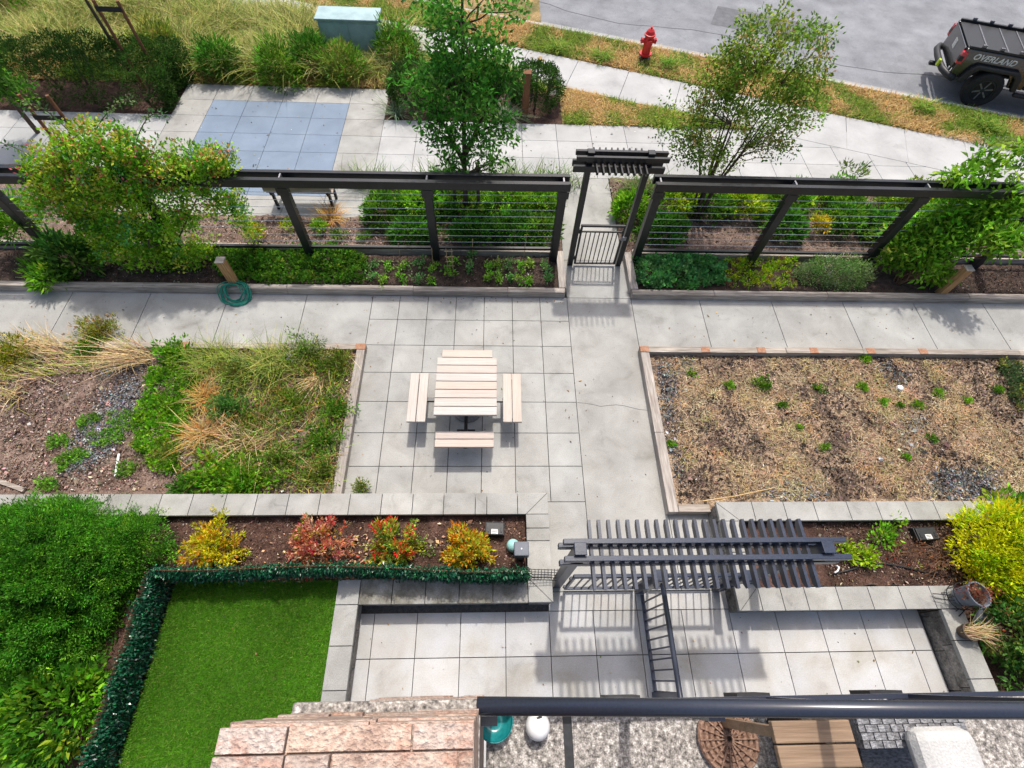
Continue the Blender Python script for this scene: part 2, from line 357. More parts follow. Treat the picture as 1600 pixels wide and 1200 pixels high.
M['wick_d'] = mat('black wicker', [(.3, (.012, .011, .011)), (.7, (.05, .045, .042))], 70, 3, .55, .6, fine=90, fine_amt=.3)
M['wick_b'] = mat('brown wicker', [(.3, (.14, .075, .05)), (.7, (.33, .21, .15))], 60, 3, .8, .6, fine=90, fine_amt=.3)
M['tablewood'] = mat('brown table wood', [(.3, (.18, .115, .07)), (.7, (.32, .22, .14))], 5, 8, .5, .2, stretch=(.4, 8, 4), fine=16, fine_amt=.15)
M['paint'] = mat('black car paint', [(.3, (.012, .012, .013)), (.7, (.018, .018, .02))], 3, 3, .22, 0, fine=200, fine_amt=.1, spec=.6, coat=.6)
M['plastic'] = mat('black trim plastic', [(.3, (.012, .0125, .014)), (.7, (.02, .021, .024))], 30, 3, .5, .1, fine_amt=.15, spec=.4)
M['tyre'] = mat('tyre rubber', [(.3, (.014, .014, .014)), (.7, (.028, .028, .028))], 30, 4, .8, .4, fine_amt=.25)
M['glass'] = mat('tinted glass', [(.3, (.01, .012, .015)), (.7, (.016, .018, .022))], 3, 2, .06, 0, fine_amt=.05, spec=.8)
M['tail'] = mat('red tail lens', [(.3, (.42, .01, .02)), (.7, (.55, .02, .035))], 20, 3, .2, 0, fine_amt=.1, spec=.6)
M['lime'] = mat('lime tow hook paint', [(.3, (.30, .42, .02)), (.7, (.42, .55, .04))], 20, 3, .4, 0, fine_amt=.1)
M['decal'] = mat('pale decal', [(.3, (.62, .62, .60)), (.7, (.72, .72, .70))], 20, 3, .5, 0, fine_amt=.05)
M['leaf'] = leaf_mat('leaf', .6, .42, .15); M['gloss'] = leaf_mat('glossy plastic leaf', .3, .08, .6); M['dryleaf'] = leaf_mat('dry blade', .8, .15, .15)
M['needle'] = leaf_mat('needle leaf', .6, .35, .12)
M['chip'] = leaf_mat('chip', .9, 0, .15)

# palettes (linear base colours, with weights)
GREEN = [(3, (.10, .25, .018)), (3, (.15, .325, .024)), (3, (.06, .17, .014)), (1, (.25, .42, .03))]
DEEP = [(3, (.055, .185, .018)), (3, (.08, .235, .020)), (1, (.12, .31, .022))]
BRIGHT = [(3, (.16, .385, .018)), (3, (.225, .46, .024)), (2, (.10, .28, .016)), (1, (.33, .51, .03))]
LIME = [(3, (.33, .50, .02)), (2, (.45, .56, .022)), (1, (.19, .40, .02))]
GOLD = [(4, (.80, .84, .014)), (3, (.66, .78, .016)), (2, (.38, .60, .02)), (1, (.88, .84, .03))]
YELLOW = [(3, (.60, .42, .015)), (2, (.50, .46, .03)), (1, (.25, .32, .03))]
STRAW = [(3, (.52, .38, .20)), (2, (.42, .29, .14)), (1, (.62, .48, .29)), (1, (.30, .20, .10))]
ORANGE = [(3, (.55, .30, .08)), (2, (.48, .22, .06)), (2, (.50, .38, .12))]
OLIVE = [(3, (.20, .27, .04)), (3, (.28, .33, .05)), (2, (.13, .22, .03)), (1, (.40, .35, .09))]

# ------------------------------------------------------------------ the setting: ground, street, paving
def structure(o): return set_props(o, kind='structure')
def slabs(name, rects, z, m, joint=.011, th=.03, jm='joint', tint=.045, seed=3):
    r = random.Random(seed); b = MB()
    for x0, x1, y0, y1 in rects:
        t = 1+r.uniform(-tint, tint); w = r.uniform(-.008, .008)
        b.box(x0+joint/2, x1-joint/2, y0+joint/2, y1-joint/2, z-th, z, (t+w, t, t-w))
    return structure(b.build(name, M[m]))
def grid(xs, ys): return [(xs[i], xs[i+1], ys[j], ys[j+1]) for i in range(len(xs)-1) for j in range(len(ys)-1)]

KD = np.array([.950, -.3114]); KN = np.array([.3114, .950]); K0 = np.array([5.53, 10.06])   # kerb line: direction, normal to the street
def kp(a, b): p = K0 + KD*a + KN*b; return (p[0], p[1])
structure(MB().poly([(-250, -250), (250, -250), (250, 250), (-250, 250)], -.20).build('ground', M['earth']))
structure(MB().poly([kp(-90, .12), kp(90, .12), kp(90, 11), kp(-90, 11)], -.12).build('street', M['street']))
structure(MB().poly([(-60, -24), (60, -24), kp(57, 0), kp(-69, 0)], -.035).build('garden_base', M['joint']))
M['tar'] = mat('dark patch asphalt', [(.3, (.10, .103, .11)), (.7, (.15, .155, .165))], 6, 10, .9, .5, fine=70, fine_amt=.3)
structure(MB().poly([kp(2.2, 2.3), kp(5.4, 2.25), kp(5.5, 3.5), kp(2.3, 3.6)], -.1165).build('asphalt_patch', M['tar']))
b = MB(); rr_ = random.Random(9); pv = None
for i in range(40):
    a_ = -6+i*.55; q_ = (*kp(a_, 1.55+.25*math.sin(i*.5)+rr_.uniform(-.05, .05)), -.116)
    if pv: b.bar(pv, q_, .022, .003)
    pv = q_
structure(b.build('road_crack', M['tar']))
b = MB()
for i in range(-30, 30):
    q = [kp(i*3, .131), kp(i*3+2.985, .131), kp(i*3+2.985, .48), kp(i*3, .48)]; b.hexa([(*p, -.19) for p in q], [(*p, -.112) for p in q], .78+.05*math.sin(i*5.1))
structure(b.build('gutter', M['walk']))
b = MB()
for i in range(-30, 30):
    q = [kp(i*3, 0), kp(i*3+2.99, 0), kp(i*3+2.99, .13), kp(i*3, .13)]
    b.hexa([(*p, -.19) for p in q], [(*p, .012) for p in q], 1+.05*math.sin(i*7.3))
structure(b.build('kerb', M['walk'], bevel=.012))

GX = [-.505] + [.52*k for k in range(0, 7)]; GX[-1] = 3.115
GY = [-3.372, -2.81, -2.248, -1.686, -1.124, -.562, 0, .555]
slabs('upper_patio', grid(GX, GY), 0, 'conc')
slabs('walkway', grid([-10.1, -8.7, -7.3, -5.9, -4.52, -3.12, -1.71, -.505], [-.62, .555]) + grid([4.335, 5.65, 7.05, 8.45, 9.86, 11.26, 12.66, 14.1, 15.5], [-.6, .555]), 0, 'conc', seed=5)
slabs('path', [(3.115, 4.335, -4.62, .555), (3.115, 4.335, .555, 1.52), (3.115, 4.3, 1.52, 4.04), (2.5, 3.115, -4.62, -3.372), (-.505, 2.5, -3.42, -3.372), (4.335, 4.98, -4.62, -3.56)], 0, 'conc', joint=.009, seed=8)
PX = [-.06, .19, .75, 1.32, 1.91, 2.49, 3.08, 3.68, 4.28, 4.93, 5.56, 6.15, 6.74, 7.32, 7.56]
slabs('lower_patio', grid(PX, [-9.0, -8.3, -7.7, -7.1, -6.52, -5.96, -5.39, -4.86]) + grid([2.49, 3.68, 4.98], [-4.86, -4.62]), 0, 'conc_warm', joint=.010, tint=.07, seed=4)
# thin crack across the path
pts = [at(902+i*12.2, 629+v, .001) for i, v in enumerate([0, 1, 3, 6, 4.5, 3.5, 5, 8, 11, 12])]
b = MB()
for p, q in zip(pts, pts[1:]): b.bar(p, q, .006, .003)
structure(b.build('path_crack', M['joint']))
# outer walk, court pad, diagonal pavement
wx = [-.92, -.1] + [.72+.835*k for k in range(24)]
slabs('outer_walk', grid([-12.0+.92*k for k in range(7)] + [-5.92], [4.06, 4.72, 5.37, 6.02])[:] + grid(wx, [4.04, 4.72, 5.37, 6.03]), 0, 'walk', joint=.010, seed=11)
cx = [-5.92, -5.12, -4.30, -3.48, -2.66, -1.84, -.92]; cy = [2.60, 3.25, 4.06, 4.72, 5.37, 6.02, 6.66, 7.32]
cells = grid(cx, cy)
blue = [c for c in cells if -5.2 < c[0] < -1.9 and 3.2 < c[1+1] < 6.6 and c[0] > -5.2]
blue = [c for c in cells if c[0] >= -5.13 and c[1] <= -1.83 and c[2] >= 3.24 and c[3] <= 6.67]
slabs('court_border', [c for c in cells if c not in blue], 0, 'conc', joint=.010, seed=12)
slabs('court_surface', blue, 0, 'court', joint=.009, tint=.03, seed=13)
def dp(a, b): p = np.array([3.2, 7.77]) + np.array([.945, -.327])*a + np.array([.327, .945])*b; return (*p,)
b = MB(); r = random.Random(5)
for i in range(-12, 12):
    a0, a1 = i*1.42+.4, (i+1)*1.42+.4-.012
    q = [dp(a0, 0), dp(a1, 0), dp(a1, 1.42), dp(a0, 1.42)]; t = 1+r.uniform(-.04, .04)
    b.hexa([(*p, -.03) for p in q], [(*p, .006) for p in q], t)
structure(b.build('sidewalk', M['walk']))

# soils
soil_patch('front_bed_soil', -10, 2.96, .66, 1.50, .085, .02, M['soil'], .05, 21)
soil_patch('front_bed_soil', 4.46, 15, .66, 1.50, .085, .02, M['soil'], .05, 22)
soil_patch('rear_bed_soil', -10, 3.10, 1.56, 2.60, .03, .03, M['bark'], .06, 23)
soil_patch('rear_bed_soil', -.90, 3.10, 2.60, 4.03, .02, .03, M['mulch'], .06, 24)
soil_patch('rear_bed_soil', 4.31, 15.5, 1.56, 4.03, .02, .03, M['bark'], .06, 25)
soil_patch('mid_bed_soil', -9.5, -.60, -3.36, -.74, .045, .025, M['bark'], .05, 26)
soil_patch('mid_bed_soil', 4.46, 14, -3.50, -.77, .03, .02, M['dry'], .05, 27)
soil_patch('planter_soil', -7, 2.19, -4.50, -3.65, .26, .015, M['mulch'], .04, 28)
soil_patch('planter_soil', -7, -2.42, -9, -4.5, .26, .015, M['mulch'], .08, 29)
soil_patch('planter_soil', 5.2, 12, -4.66, -3.77, .26, .02, M['mulch'], .04, 30)
soil_patch('planter_soil', 7.86, 12, -9, -4.66, .26, .02, M['mulch'], .08, 31)
soil_patch('hedge_soil', -14, -5.93, 6.03, 10.5, -.01, .02, M['mulch'], .1, 32)
soil_patch('meadow_soil', -14, 3.1, 7.33, 16, -.012, .02, M['verge'], .12, 33)
soil_patch('shrub_soil', -.92, 3.4, 6.04, 7.33, -.012, .02, M['mulch'], .08, 36)
b = MB()
b.poly([(3.4, 6.035), (8.1, 6.035), dp(2.4, -.0), dp(0, -.0), (3.4, 7.6)], -.006)
b.poly([dp(-16, 1.43), dp(30, 1.43), kp(24, 0), kp(-22, 0)], -.008)
structure(b.build('lawn', M['verge']))
structure(MB().poly([(-2.29, -9.5), (-.235, -9.5), (-.235, -4.5), (-2.29, -4.5)], .335).build('artificial_turf', M['turf']))
soil_patch('rear_bed_soil', -10, -5.93, 2.60, 4.05, .02, .03, M['bark'], .1, 35)

# ------------------------------------------------------------------ raised timber beds
def timber(parent, x0, x1, y0, y1, z0, z1, splits=(), seed=0):
    """a run of timbers, spliced at the given places, each its own part"""
    r = random.Random(seed); alongx = (x1-x0) > (y1-y0); cuts = [x0 if alongx else y0] + list(splits) + [x1 if alongx else y1]
    for a, c in zip(cuts, cuts[1:]):
        t = r.uniform(.86, 1.12); b = MB(); d = r.uniform(-.004, .004)
        if alongx: b.box(a+.002, c-.002, y0+d, y1+d, z0, z1+d, t)
        else: b.box(x0+d, x1+d, a+.002, c-.002, z0, z1+d, t)
        b.build('timber', M['timber_x' if alongx else 'timber_y'], parent, bevel=.008)
def blocks(parent, pts, sx, sy, z):
    for x, y in pts: MB().box(x-sx/2, x+sx/2, y-sy/2, y+sy/2, z-.02, z+.004).build('patch', M['cedar'], parent)

fl = thing('raised_bed', 'long weathered timber bed holding vegetable seedlings, left of the garden path', 'raised bed', (-3, 1, 0))
timber(fl, -10, 3.07, .555, .67, -.03, .15, (-7.2, -4.6, -2.05, .25, 2.0), 1)
timber(fl, 2.955, 3.09, .672, 1.62, -.03, .15, (), 2)
timber(fl, -10, 2.953, 1.535, 1.645, -.03, .20, (-6.2, -3.1, -1.2, 1.1), 3)
fr = thing('raised_bed', 'long weathered timber bed planted with leafy greens, right of the garden path', 'raised bed', (9, 1, 0))
timber(fr, 4.33, 15, .54, .66, -.03, .15, (5.9, 8.1, 10.9, 13), 4)
timber(fr, 4.31, 4.455, .662, 1.62, -.03, .15, (), 5)
timber(fr, 4.457, 15, 1.535, 1.645, -.03, .20, (6.1, 9.0, 12), 6)
ml = thing('raised_bed', 'timber edged weedy bed left of the picnic table', 'raised bed', (-4, -2, 0))
timber(ml, -9.5, -.455, -.745, -.625, -.03, .13, (-6.4, -3.9, -1.9), 7)
timber(ml, -.60, -.462, -3.355, -.747, -.03, .13, (-2.2,), 8)
blocks(ml, [(-.54, -.685), (-3.5, -.685), (-6.0, -.685)], .17, .115, .132)
mr = thing('raised_bed', 'timber edged bed of dry straw right of the concrete path', 'raised bed', (9, -2, 0))
timber(mr, 4.295, 15, -.765, -.645, -.03, .15, (6.9, 8.3, 11.2), 9)
timber(mr, 4.295, 4.445, -3.578, -.767, -.03, .15, (-2.3,), 10)
timber(mr, 4.447, 4.92, -3.578, -3.46, -.03, .15, (), 11)
blocks(mr, [(4.37, -.705), (5.45, -.705), (6.45, -.705), (7.4, -.705), (8.44, -.705), (9.4, -.705)], .15, .115, .152)

# ------------------------------------------------------------------ cast stone planter walls
def cap_run(parent, x0, x1, y0, y1, z, joints, m='cap', oh=.0, seed=0):
    r = random.Random(seed); alongx = (x1-x0) > (y1-y0); cuts = [x0 if alongx else y0] + list(joints) + [x1 if alongx else y1]
    b = MB()
    for a, c in zip(cuts, cuts[1:]):
        t = 1+r.uniform(-.07, .07); g = .004
        if alongx: b.box(a+g, c-g, y0, y1, z-.06, z, t)
        else: b.box(x0, x1, a+g, c-g, z-.06, z, t)
    return b.build('capping', M[m], parent, bevel=.005)
def wall_run(parent, x0, x1, y0, y1, z, seed=0, courses=2):
    """rough block courses just inside the cap's edges"""
    r = random.Random(seed); alongx = (x1-x0) > (y1-y0); b = MB(); h = (z-.062+.03)/courses
    for k in range(courses):
        p = (x0 if alongx else y0) - r.uniform(0, .25); e = x1 if alongx else y1
        while p < e:
            q = min(p+r.uniform(.38, .48), e); lo = max(p, x0 if alongx else y0); d = r.uniform(0, .014); t = r.uniform(.75, 1.2)
            if q-lo > .02:
                if alongx: b.box(lo+.003, q-.003, y0+d, y1-d, -.03+k*h+.002, -.03+(k+1)*h-.002, t)
                else: b.box(x0+d, x1-d, lo+.003, q-.003, -.03+k*h+.002, -.03+(k+1)*h-.002, t)
            p = q
    return b.build('wall', M['block'], parent, bevel=.006)
def miter(parent, p, q, z):                       # the mortar line across a mitred corner
    MB().bar((*p, z+.0005), (*q, z+.0005), .008, .003).build('joint', M['joint'], parent)

pl = thing('planter_wall', 'low cast stone planter wall round the bed of red and yellow shrubs', 'planter wall', (0, -4, 0))
J = [-6.6, -6.15, -5.7, -5.2, -4.75, -4.3, -3.8, -3.5, -3.22, -2.81, -2.39, -1.94, -1.52, -1.09, -.66, -.25, .19, .62, 1.05, 1.49, 1.65, 2.08]
cap_run(pl, -7, 2.51, -3.665, -3.365, .40, J, seed=1); wall_run(pl, -7, 2.50, -3.64, -3.385, .40, 1)
cap_run(pl, 2.195, 2.51, -4.80, -3.667, .40, [-4.5, -4.03, -3.86], seed=2); wall_run(pl, 2.215, 2.50, -4.785, -3.645, .40, 2)
cap_run(pl, .05, 2.19, -4.80, -4.50, .40, [.46, .88, 1.31, 1.74], 'cap_dirty', seed=3); wall_run(pl, .03, 2.21, -4.775, -4.52, .40, 3)
cap_run(pl, -.235, .045, -9.2, -4.50, .40, [-8.3, -7.4, -6.9, -6.4, -5.72, -5.26, -4.80], seed=4); wall_run(pl, -.21, .02, -9.2, -4.53, .40, 4)
miter(pl, (2.20, -3.66), (2.50, -3.37), .40); miter(pl, (2.20, -4.505), (2.50, -4.795), .40)
pr = thing('planter_wall', 'low cast stone planter wall at the right end of the dark pergola', 'planter wall', (7, -4, 0))
J = [5.42, 5.88, 6.32, 6.81, 7.25, 7.68, 8.1, 8.55, 9, 9.45, 9.9, 10.35, 10.8]
cap_run(pr, 4.90, 12, -3.775, -3.505, .40, J, seed=5); wall_run(pr, 4.92, 12, -3.755, -3.525, .40, 5)
cap_run(pr, 4.90, 5.2, -4.93, -3.777, .40, [-4.6, -4.2], seed=6); wall_run(pr, 4.93, 5.18, -4.91, -3.76, .40, 6)
cap_run(pr, 5.205, 7.86, -4.93, -4.65, .40, [5.5, 5.82, 6.25, 6.68, 7.1, 7.52], seed=7); wall_run(pr, 5.185, 7.60, -4.905, -4.67, .40, 7)
cap_run(pr, 7.57, 7.86, -9.2, -4.935, .40, [-8.2, -7.2, -6.7, -6.2, -5.72, -5.3], seed=8); wall_run(pr, 7.585, 7.84, -9.2, -4.94, .40, 8)
miter(pr, (4.91, -3.515), (5.19, -3.77), .40); miter(pr, (4.91, -4.925), (5.19, -4.655), .40)

# ------------------------------------------------------------------ the two cable fences
def fence(label, xs, xa, xb, y=1.45, top=1.92, x0=0, rot=0):
    t = thing('cable_fence', label, 'fence', ((xa+xb)/2, y, 0)); yf = lambda x: y+rot*(x-x0)
    def run(nm, a, e, dy0, dy1, z0, z1, m='black', **k):
        b = MB(); q = [(a, yf(a)+dy0), (e, yf(e)+dy0), (e, yf(e)+dy1), (a, yf(a)+dy1)]
        b.hexa([(*p, z0) for p in q], [(*p, z1) for p in q]); return b.build(nm, M[m], t, **k)
    for x in xs:
        p = MB().box(x-.07, x+.07, yf(x)-.07, yf(x)+.07, -.02, top-.15).build('post', M['black'], t, bevel=.006)
        MB().box(x-.10, x+.10, yf(x)-.078, yf(x)-.071, top-.30, top-.16).build('bracket', M['black'], p)
    a = xa-.02; e = xb+.02
    run('top_rail', a, e, -.085, -.005, top-.148, top, bevel=.006)
    run('top_rail', a, e, .115, .185, top-.148, top+.002, bevel=.006)
    for x in xs:
        MB().box(x-.012, x+.012, yf(x)-.003, yf(x)+.113, top-.13, top-.012, 1.6).build('spacer', M['steel'], t)
    for xa_, xb_ in zip(xs, xs[1:]):
        run('bottom_rail', xa_+.072, xb_-.072, -.02, .03, .34, .39)
        for k in range(8):
            z = .52+k*.152
            MB().tube([(xa_+.07, yf(xa_), z), (xb_-.07, yf(xb_), z)], .0042, 5).build('cable', M['cable'], t)
    return t
fence('black steel cable fence left of the garden gate, half buried under a climbing vine', [-8.8, -6.45, -4.1, -1.75, .62, 2.89], -8.8, 2.98, top=1.88, x0=2.9, rot=.010)
fence('black steel cable fence right of the garden gate, with a leafy sapling leaning on it', [4.51, 6.82, 9.14, 11.45, 13.8], 4.43, 13.9)

# ------------------------------------------------------------------ arbour over the path, and its gate
def arbour(name, label, xL, xR, y, top, xa, xb, slats, ys0, ys1, post, beam, slat, m, gap):
    t = thing(name, label, 'pergola' if name == 'pergola' else 'arbour', ((xL+xR)/2, y, 0))
    zb = top-.20
    for x in (xL, xR):
        p = MB().box(x-post/2, x+post/2, y-post/2, y+post/2, 0, top-.012).build('post', M[m], t, bevel=.004)
        MB().box(x-post/2-.008, x+post/2+.008, y-post/2-.008, y+post/2+.008, top-.011, top+.012).build('cap', M[m], p, bevel=.006)
        ORIG[p] = ORIG[p]
    for sgn in (-1, 1):
        yc = y+sgn*(post/2+beam/2+.004)
        MB().box(xa, xb, yc-beam/2, yc+beam/2, zb-.11, zb-.002).build('lower_beam', M[m], t, bevel=.004)
        MB().box(xa+.03, xb-.03+.06, yc-beam/2, yc+beam/2, zb+.085, zb+.165).build('upper_beam', M[m], t, bevel=.004)
    for x in slats:
        b = MB(); w = slat/2
        pts = [(ys0, zb+.04), (ys0+.05, zb), (ys1-.05, zb), (ys1, zb+.04), (ys1, zb+.083), (ys0, zb+.083)]
        b.add([(x-w, yy, zz) for yy, zz in pts]+[(x+w, yy, zz) for yy, zz in pts],
              [tuple(range(6)), tuple(range(11, 5, -1))]+[(i, (i+1) % 6, (i+1) % 6+6, i+6) for i in range(6)])
        b.build('slat', M[m], t)
    return t
arbour('arbour', 'slim black arbour standing over the small gate between the two cable fences', 3.235, 4.19, 1.42, 2.46, 2.98, 4.45,
       [3.325+.097*k for k in range(9)], 1.06, 1.70, .095, .05, .022, 'black', 0)
arbour('pergola', 'wide dark slatted pergola over the patio gates, nearest to the building', 2.61, 5.16, -4.52, 2.15, 2.42, 5.37,
       [2.745+.1032*k for k in range(23)], -4.885, -4.195, .11, .052, .032, 'navy', 0)

def gate(label, x0, x1, y, z0, z1, n, second=.08, r=.02, m='black', latch_at=None, hinge_at=None):
    t = thing('gate', label, 'gate', ((x0+x1)/2, y, 0))
    b = MB(); b.box(x0, x0+.035, y-.018, y+.018, z0, z1).box(x1-.035, x1, y-.018, y+.018, z0, z1)
    b.box(x0+.035, x1-.035, y-.018, y+.018, z0, z0+.035)
    if second: b.box(x0+.035, x1-.035, y-.012, y+.012, z1-second-.03, z1-second)
    b.build('frame', M[m], t, bevel=.004)
    MB().box(x0-.005, x1+.005, y-.025, y+.025, z1+.002, z1+.045).build('top_rail', M[m], t, bevel=.012)
    for k in range(n):
        x = x0+.035+(x1-x0-.07)*(k+1)/(n+1)
        MB().box(x-.008, x+.008, y-.008, y+.008, z0+.036, z1-(second+.032 if second else .002)).build('picket', M[m], t)
    if latch_at is not None:
        MB().box(latch_at-.05, latch_at+.05, y-.045, y-.02, z1-.28, z1-.2, 1.5).build('latch', M['steel'], t, bevel=.004)
    if hinge_at is not None:
        for z in (z0+.12, z1-.15): MB().tube([(hinge_at, y, z), (hinge_at, y, z+.09)], .018, 8).build('hinge', M[m], t)
    return t
gate('small black picket gate closed under the slim arbour', 3.305, 4.115, 1.39, .05, .98, 8, .10, latch_at=4.13, hinge_at=3.29)
gate('left of the two dark patio gates under the pergola', 2.70, 3.66, -4.59, .07, .97, 8, 0, m='navy', hinge_at=2.685)
gate('right of the two dark patio gates under the pergola, its end against the stone planter', 3.84, 4.74, -4.59, .07, .97, 7, 0, m='navy', latch_at=3.86)
t = thing('gate_post', 'short square dark post where the two patio gates meet', 'post', (3.75, -4.60, 0))
MB().box(3.69, 3.81, -4.66, -4.54, 0, 1.05).build('shaft', M['navy'], t, bevel=.005)
MB().box(3.68, 3.82, -4.67, -4.53, 1.052, 1.075).build('cap', M['navy'], t, bevel=.006)
t = thing('gate_post', 'short dark post beside the stone planter at the right gate', 'post', (4.81, -4.60, 0))
MB().box(4.76, 4.86, -4.65, -4.55, 0, 1.02).build('shaft', M['navy'], t, bevel=.005)
MB().box(4.75, 4.87, -4.66, -4.54, 1.022, 1.04).build('cap', M['navy'], t, bevel=.006)

# divider railing between the two patios
t = thing('divider_railing', 'dark picket railing dividing the two concrete patios', 'railing', (3.755, -5.4, 0))
MB().tube([(3.755, -4.68, 1.01), (3.755, -8.6, 1.01)], .032, 10).build('top_rail', M['rail'], t, smooth=True)
MB().box(3.735, 3.775, -8.6, -4.68, .06, .10).build('bottom_rail', M['navy'], t)
for k in range(34):
    y = -4.78-.1125*k
    MB().box(3.746, 3.764, y-.009, y+.009, .101, .98).build('picket', M['navy'], t)
for y in (-5.83, -7.4): MB().box(3.73, 3.78, y-.03, y+.03, 0, .98).build('post', M['navy'], t)

# ------------------------------------------------------------------ picnic table
t = thing('picnic_table', 'pale plank picnic table with three attached benches on the square pavers', 'picnic table', (1.31, -1.8, 0))
n = 8; ya, yb = -2.315, -1.165; h = (yb-ya)/n
b = MB(); r = random.Random(3)
TT = [(1, 1.02, 1.05), (1.0, 1.0, 1.0), (1.02, .95, .93), (1.02, .95, .90), (.99, 1.0, 1.02), (1.03, .94, .92), (1.0, .99, .98), (1.02, .97, .92)]
for k in range(n):
    x0, x1 = .865, 1.785
    if k == n-1: x0, x1 = .935, 1.715
    b.box(x0, x1, ya+k*h+.005, ya+(k+1)*h-.005, .715, .755, TT[k])
b.build('tabletop', M['plank'], t, bevel=.006)
for nm, boxes in (('left', [(.425, .56), (.572, .71)]), ('right', [(1.885, 2.02), (2.032, 2.17)])):
    b = MB()
    for i, (x0, x1) in enumerate(boxes): b.box(x0, x1, -2.275, -1.415, .415, .455, (1.0, .97+.02*i, .96+.02*i) if nm == 'left' else (1.02, .98-.03*i, .95-.05*i))
    b.build('bench_seat', M['plank_y'], t, bevel=.006)
b = MB().box(.875, 1.745, -2.685, -2.565, .415, .455, (1.03, .93, .89)).box(.875, 1.745, -2.553, -2.432, .415, .455, (1.0, .93, .91))
b.build('bench_seat', M['plank'], t, bevel=.006)
MB().box(1.29, 1.35, -1.86, -1.80, .06, .70).build('pedestal', M['steel'], t)
b = MB().bar((.50, -1.85, .36), (2.1, -1.85, .36), .06, .05).bar((1.32, -1.88, .36), (1.32, -2.66, .36), .05, .05)
b.bar((.565, -2.2, .40), (.565, -1.5, .40), .06, .03).bar((2.03, -2.2, .40), (2.03, -1.5, .40), .06, .03).bar((.95, -2.56, .40), (1.69, -2.56, .40), .06, .03)
b.bar((1.18, -2.35, .30), (1.46, -2.35, .30), .03, .03)
b.build('frame', M['black'], t)
b = MB().bar((1.0, -2.2, .70), (1.0, -1.3, .70), .05, .026).bar((1.65, -2.2, .70), (1.65, -1.3, .70), .05, .026).bar((1.03, -1.83, .70), (1.62, -1.83, .70), .05, .026)
b.build('table_brace', M['black'], t)
MB().lathe([(.24, 0), (.24, .02), (.05, .04), (.04, .06)], (1.32, -1.83, .002), 20).build('base_plate', M['steel'], t)

# ------------------------------------------------------------------ timber posts and hose
def tpost(label, x, y, h, lean=0):
    t = thing('timber_post', label, 'post', (x, y, 0))
    MB().box(x-.065, x+.065, y-.065, y+.065, 0, h).build('shaft', M['timber_z'], t, bevel=.006)
    MB().box(x-.075, x+.075, y-.075, y+.075, h+.001, h+.02, 1.2).build('cap', M['timber_x'], t, bevel=.005)
P = at(366, 444, .15); tpost('short brown timber post with the green hose at its foot', P[0], P[1]+.03, .72)
P = at(1473, 457, .15); tpost('short brown timber post beside the leafy sapling, right', P[0], P[1]+.03, .78)
rr = random.Random(4); c = at(366, 455, .12); b = MB(); pts = []
for i in range(230):
    a = i*.19; R = .20+.07*math.sin(i*.023)+rr.uniform(-.004, .004); k = i/230
    x = c[0]+.015+R*math.cos(a)*1.05+.02*math.sin(i*.05); y = c[1]-.03+R*.75*math.sin(a)
    z = .175+.05*k+.02*math.sin(a*.5)
    if y < .545: z = max(.016, z-(.545-y)*1.3)
    pts.append((x, y, z))
pts += [(c[0]+.25, c[1]+.02, .19), (c[0]+.27, c[1]-.09, .10), (c[0]+.22, c[1]-.20, .015), (c[0]+.08, c[1]-.26, .015), (c[0]-.06, c[1]-.24, .015)]
b.tube(pts, .011, 6); set_props(b.build('garden_hose', M['hose'], smooth=True), 'coiled green garden hose draped over the bed edge at a timber post', 'hose')

# ------------------------------------------------------------------ park bench beyond the fence
t = thing('park_bench', 'timber slat bench on black legs behind the left fence, facing the blue court', 'bench', (-2.16, 3.05, 0))
b = MB()
for k in range(4): b.box(-2.82, -1.5, 2.96+k*.105, 3.055+k*.105, .41, .45, (1.0, .95, .9))
b.build('seat', M['timber_x'], t, bevel=.005)
b = MB()
for k in range(3): b.bar((-2.82, 2.90-.025*k, .55+k*.11), (-1.5, 2.90-.025*k, .55+k*.11), .035, .09)
b.build('backrest', M['timber_x'], t)
for x in (-2.72, -1.60):
    MB().bar((x, 2.99, 0), (x, 2.99, .40), .05, .05).bar((x, 3.33, 0), (x, 3.33, .40), .05, .05).bar((x, 2.95, .39), (x, 3.36, .39), .05, .03).build('leg', M['black'], t)
    MB().bar((x, 2.935, .38), (x, 2.86, .82), .05, .02, up=(0, 1, 0)).build('bracket', M['black'], t)
t.location.y -= .14

# ------------------------------------------------------------------ hydrant, brown post, panel
t = thing('fire_hydrant', 'red fire hydrant on the dry verge beside the street', 'hydrant', (5.88, 9.15, 0))
c = (5.88, 9.15, 0)
MB().lathe([(.16, -.01), (.16, .05), (.10, .055), (.10, .13)], c, 16).build('base', M['black'], t)
MB().lathe([(.17, .131), (.17, .17), (.115, .175), (.115, .60), (.15, .605), (.15, .64), (.125, .65), (.10, .72), (.05, .77), (.03, .775), (.03, .81)], c, 18).build('barrel', M['red'], t, smooth=False)
for ax in ((1, 0, 0), (-1, 0, 0), (0, -1, 0)):
    MB().lathe([(.06, .10), (.06, .17), (.075, .171), (.075, .20), (.02, .205), (.02, .225)], (5.88, 9.15, .48), 12, ax).build('nozzle', M['red'], t)
t = thing('bollard', 'rusty brown square timber bollard beside the round clipped shrub', 'bollard', (2.48, 6.32, 0))
MB().box(2.40, 2.56, 6.24, 6.40, -.02, 1.02).build('shaft', M['rust'], t, bevel=.008)
MB().box(2.385, 2.575, 6.225, 6.415, 1.021, 1.06).build('cap', M['rust'], t, bevel=.008)
pa = at(500, 86, 0); pb_ = at(606, 96, 0)
t = thing('utility_cabinet', 'pale blue green cabinet standing in the tall grass', 'cabinet', (-2.0, 8.9, 0))
MB().box(-2.75, -1.25, 8.72, 9.3, -.02, .9).build('body', M['panel'], t, bevel=.02)
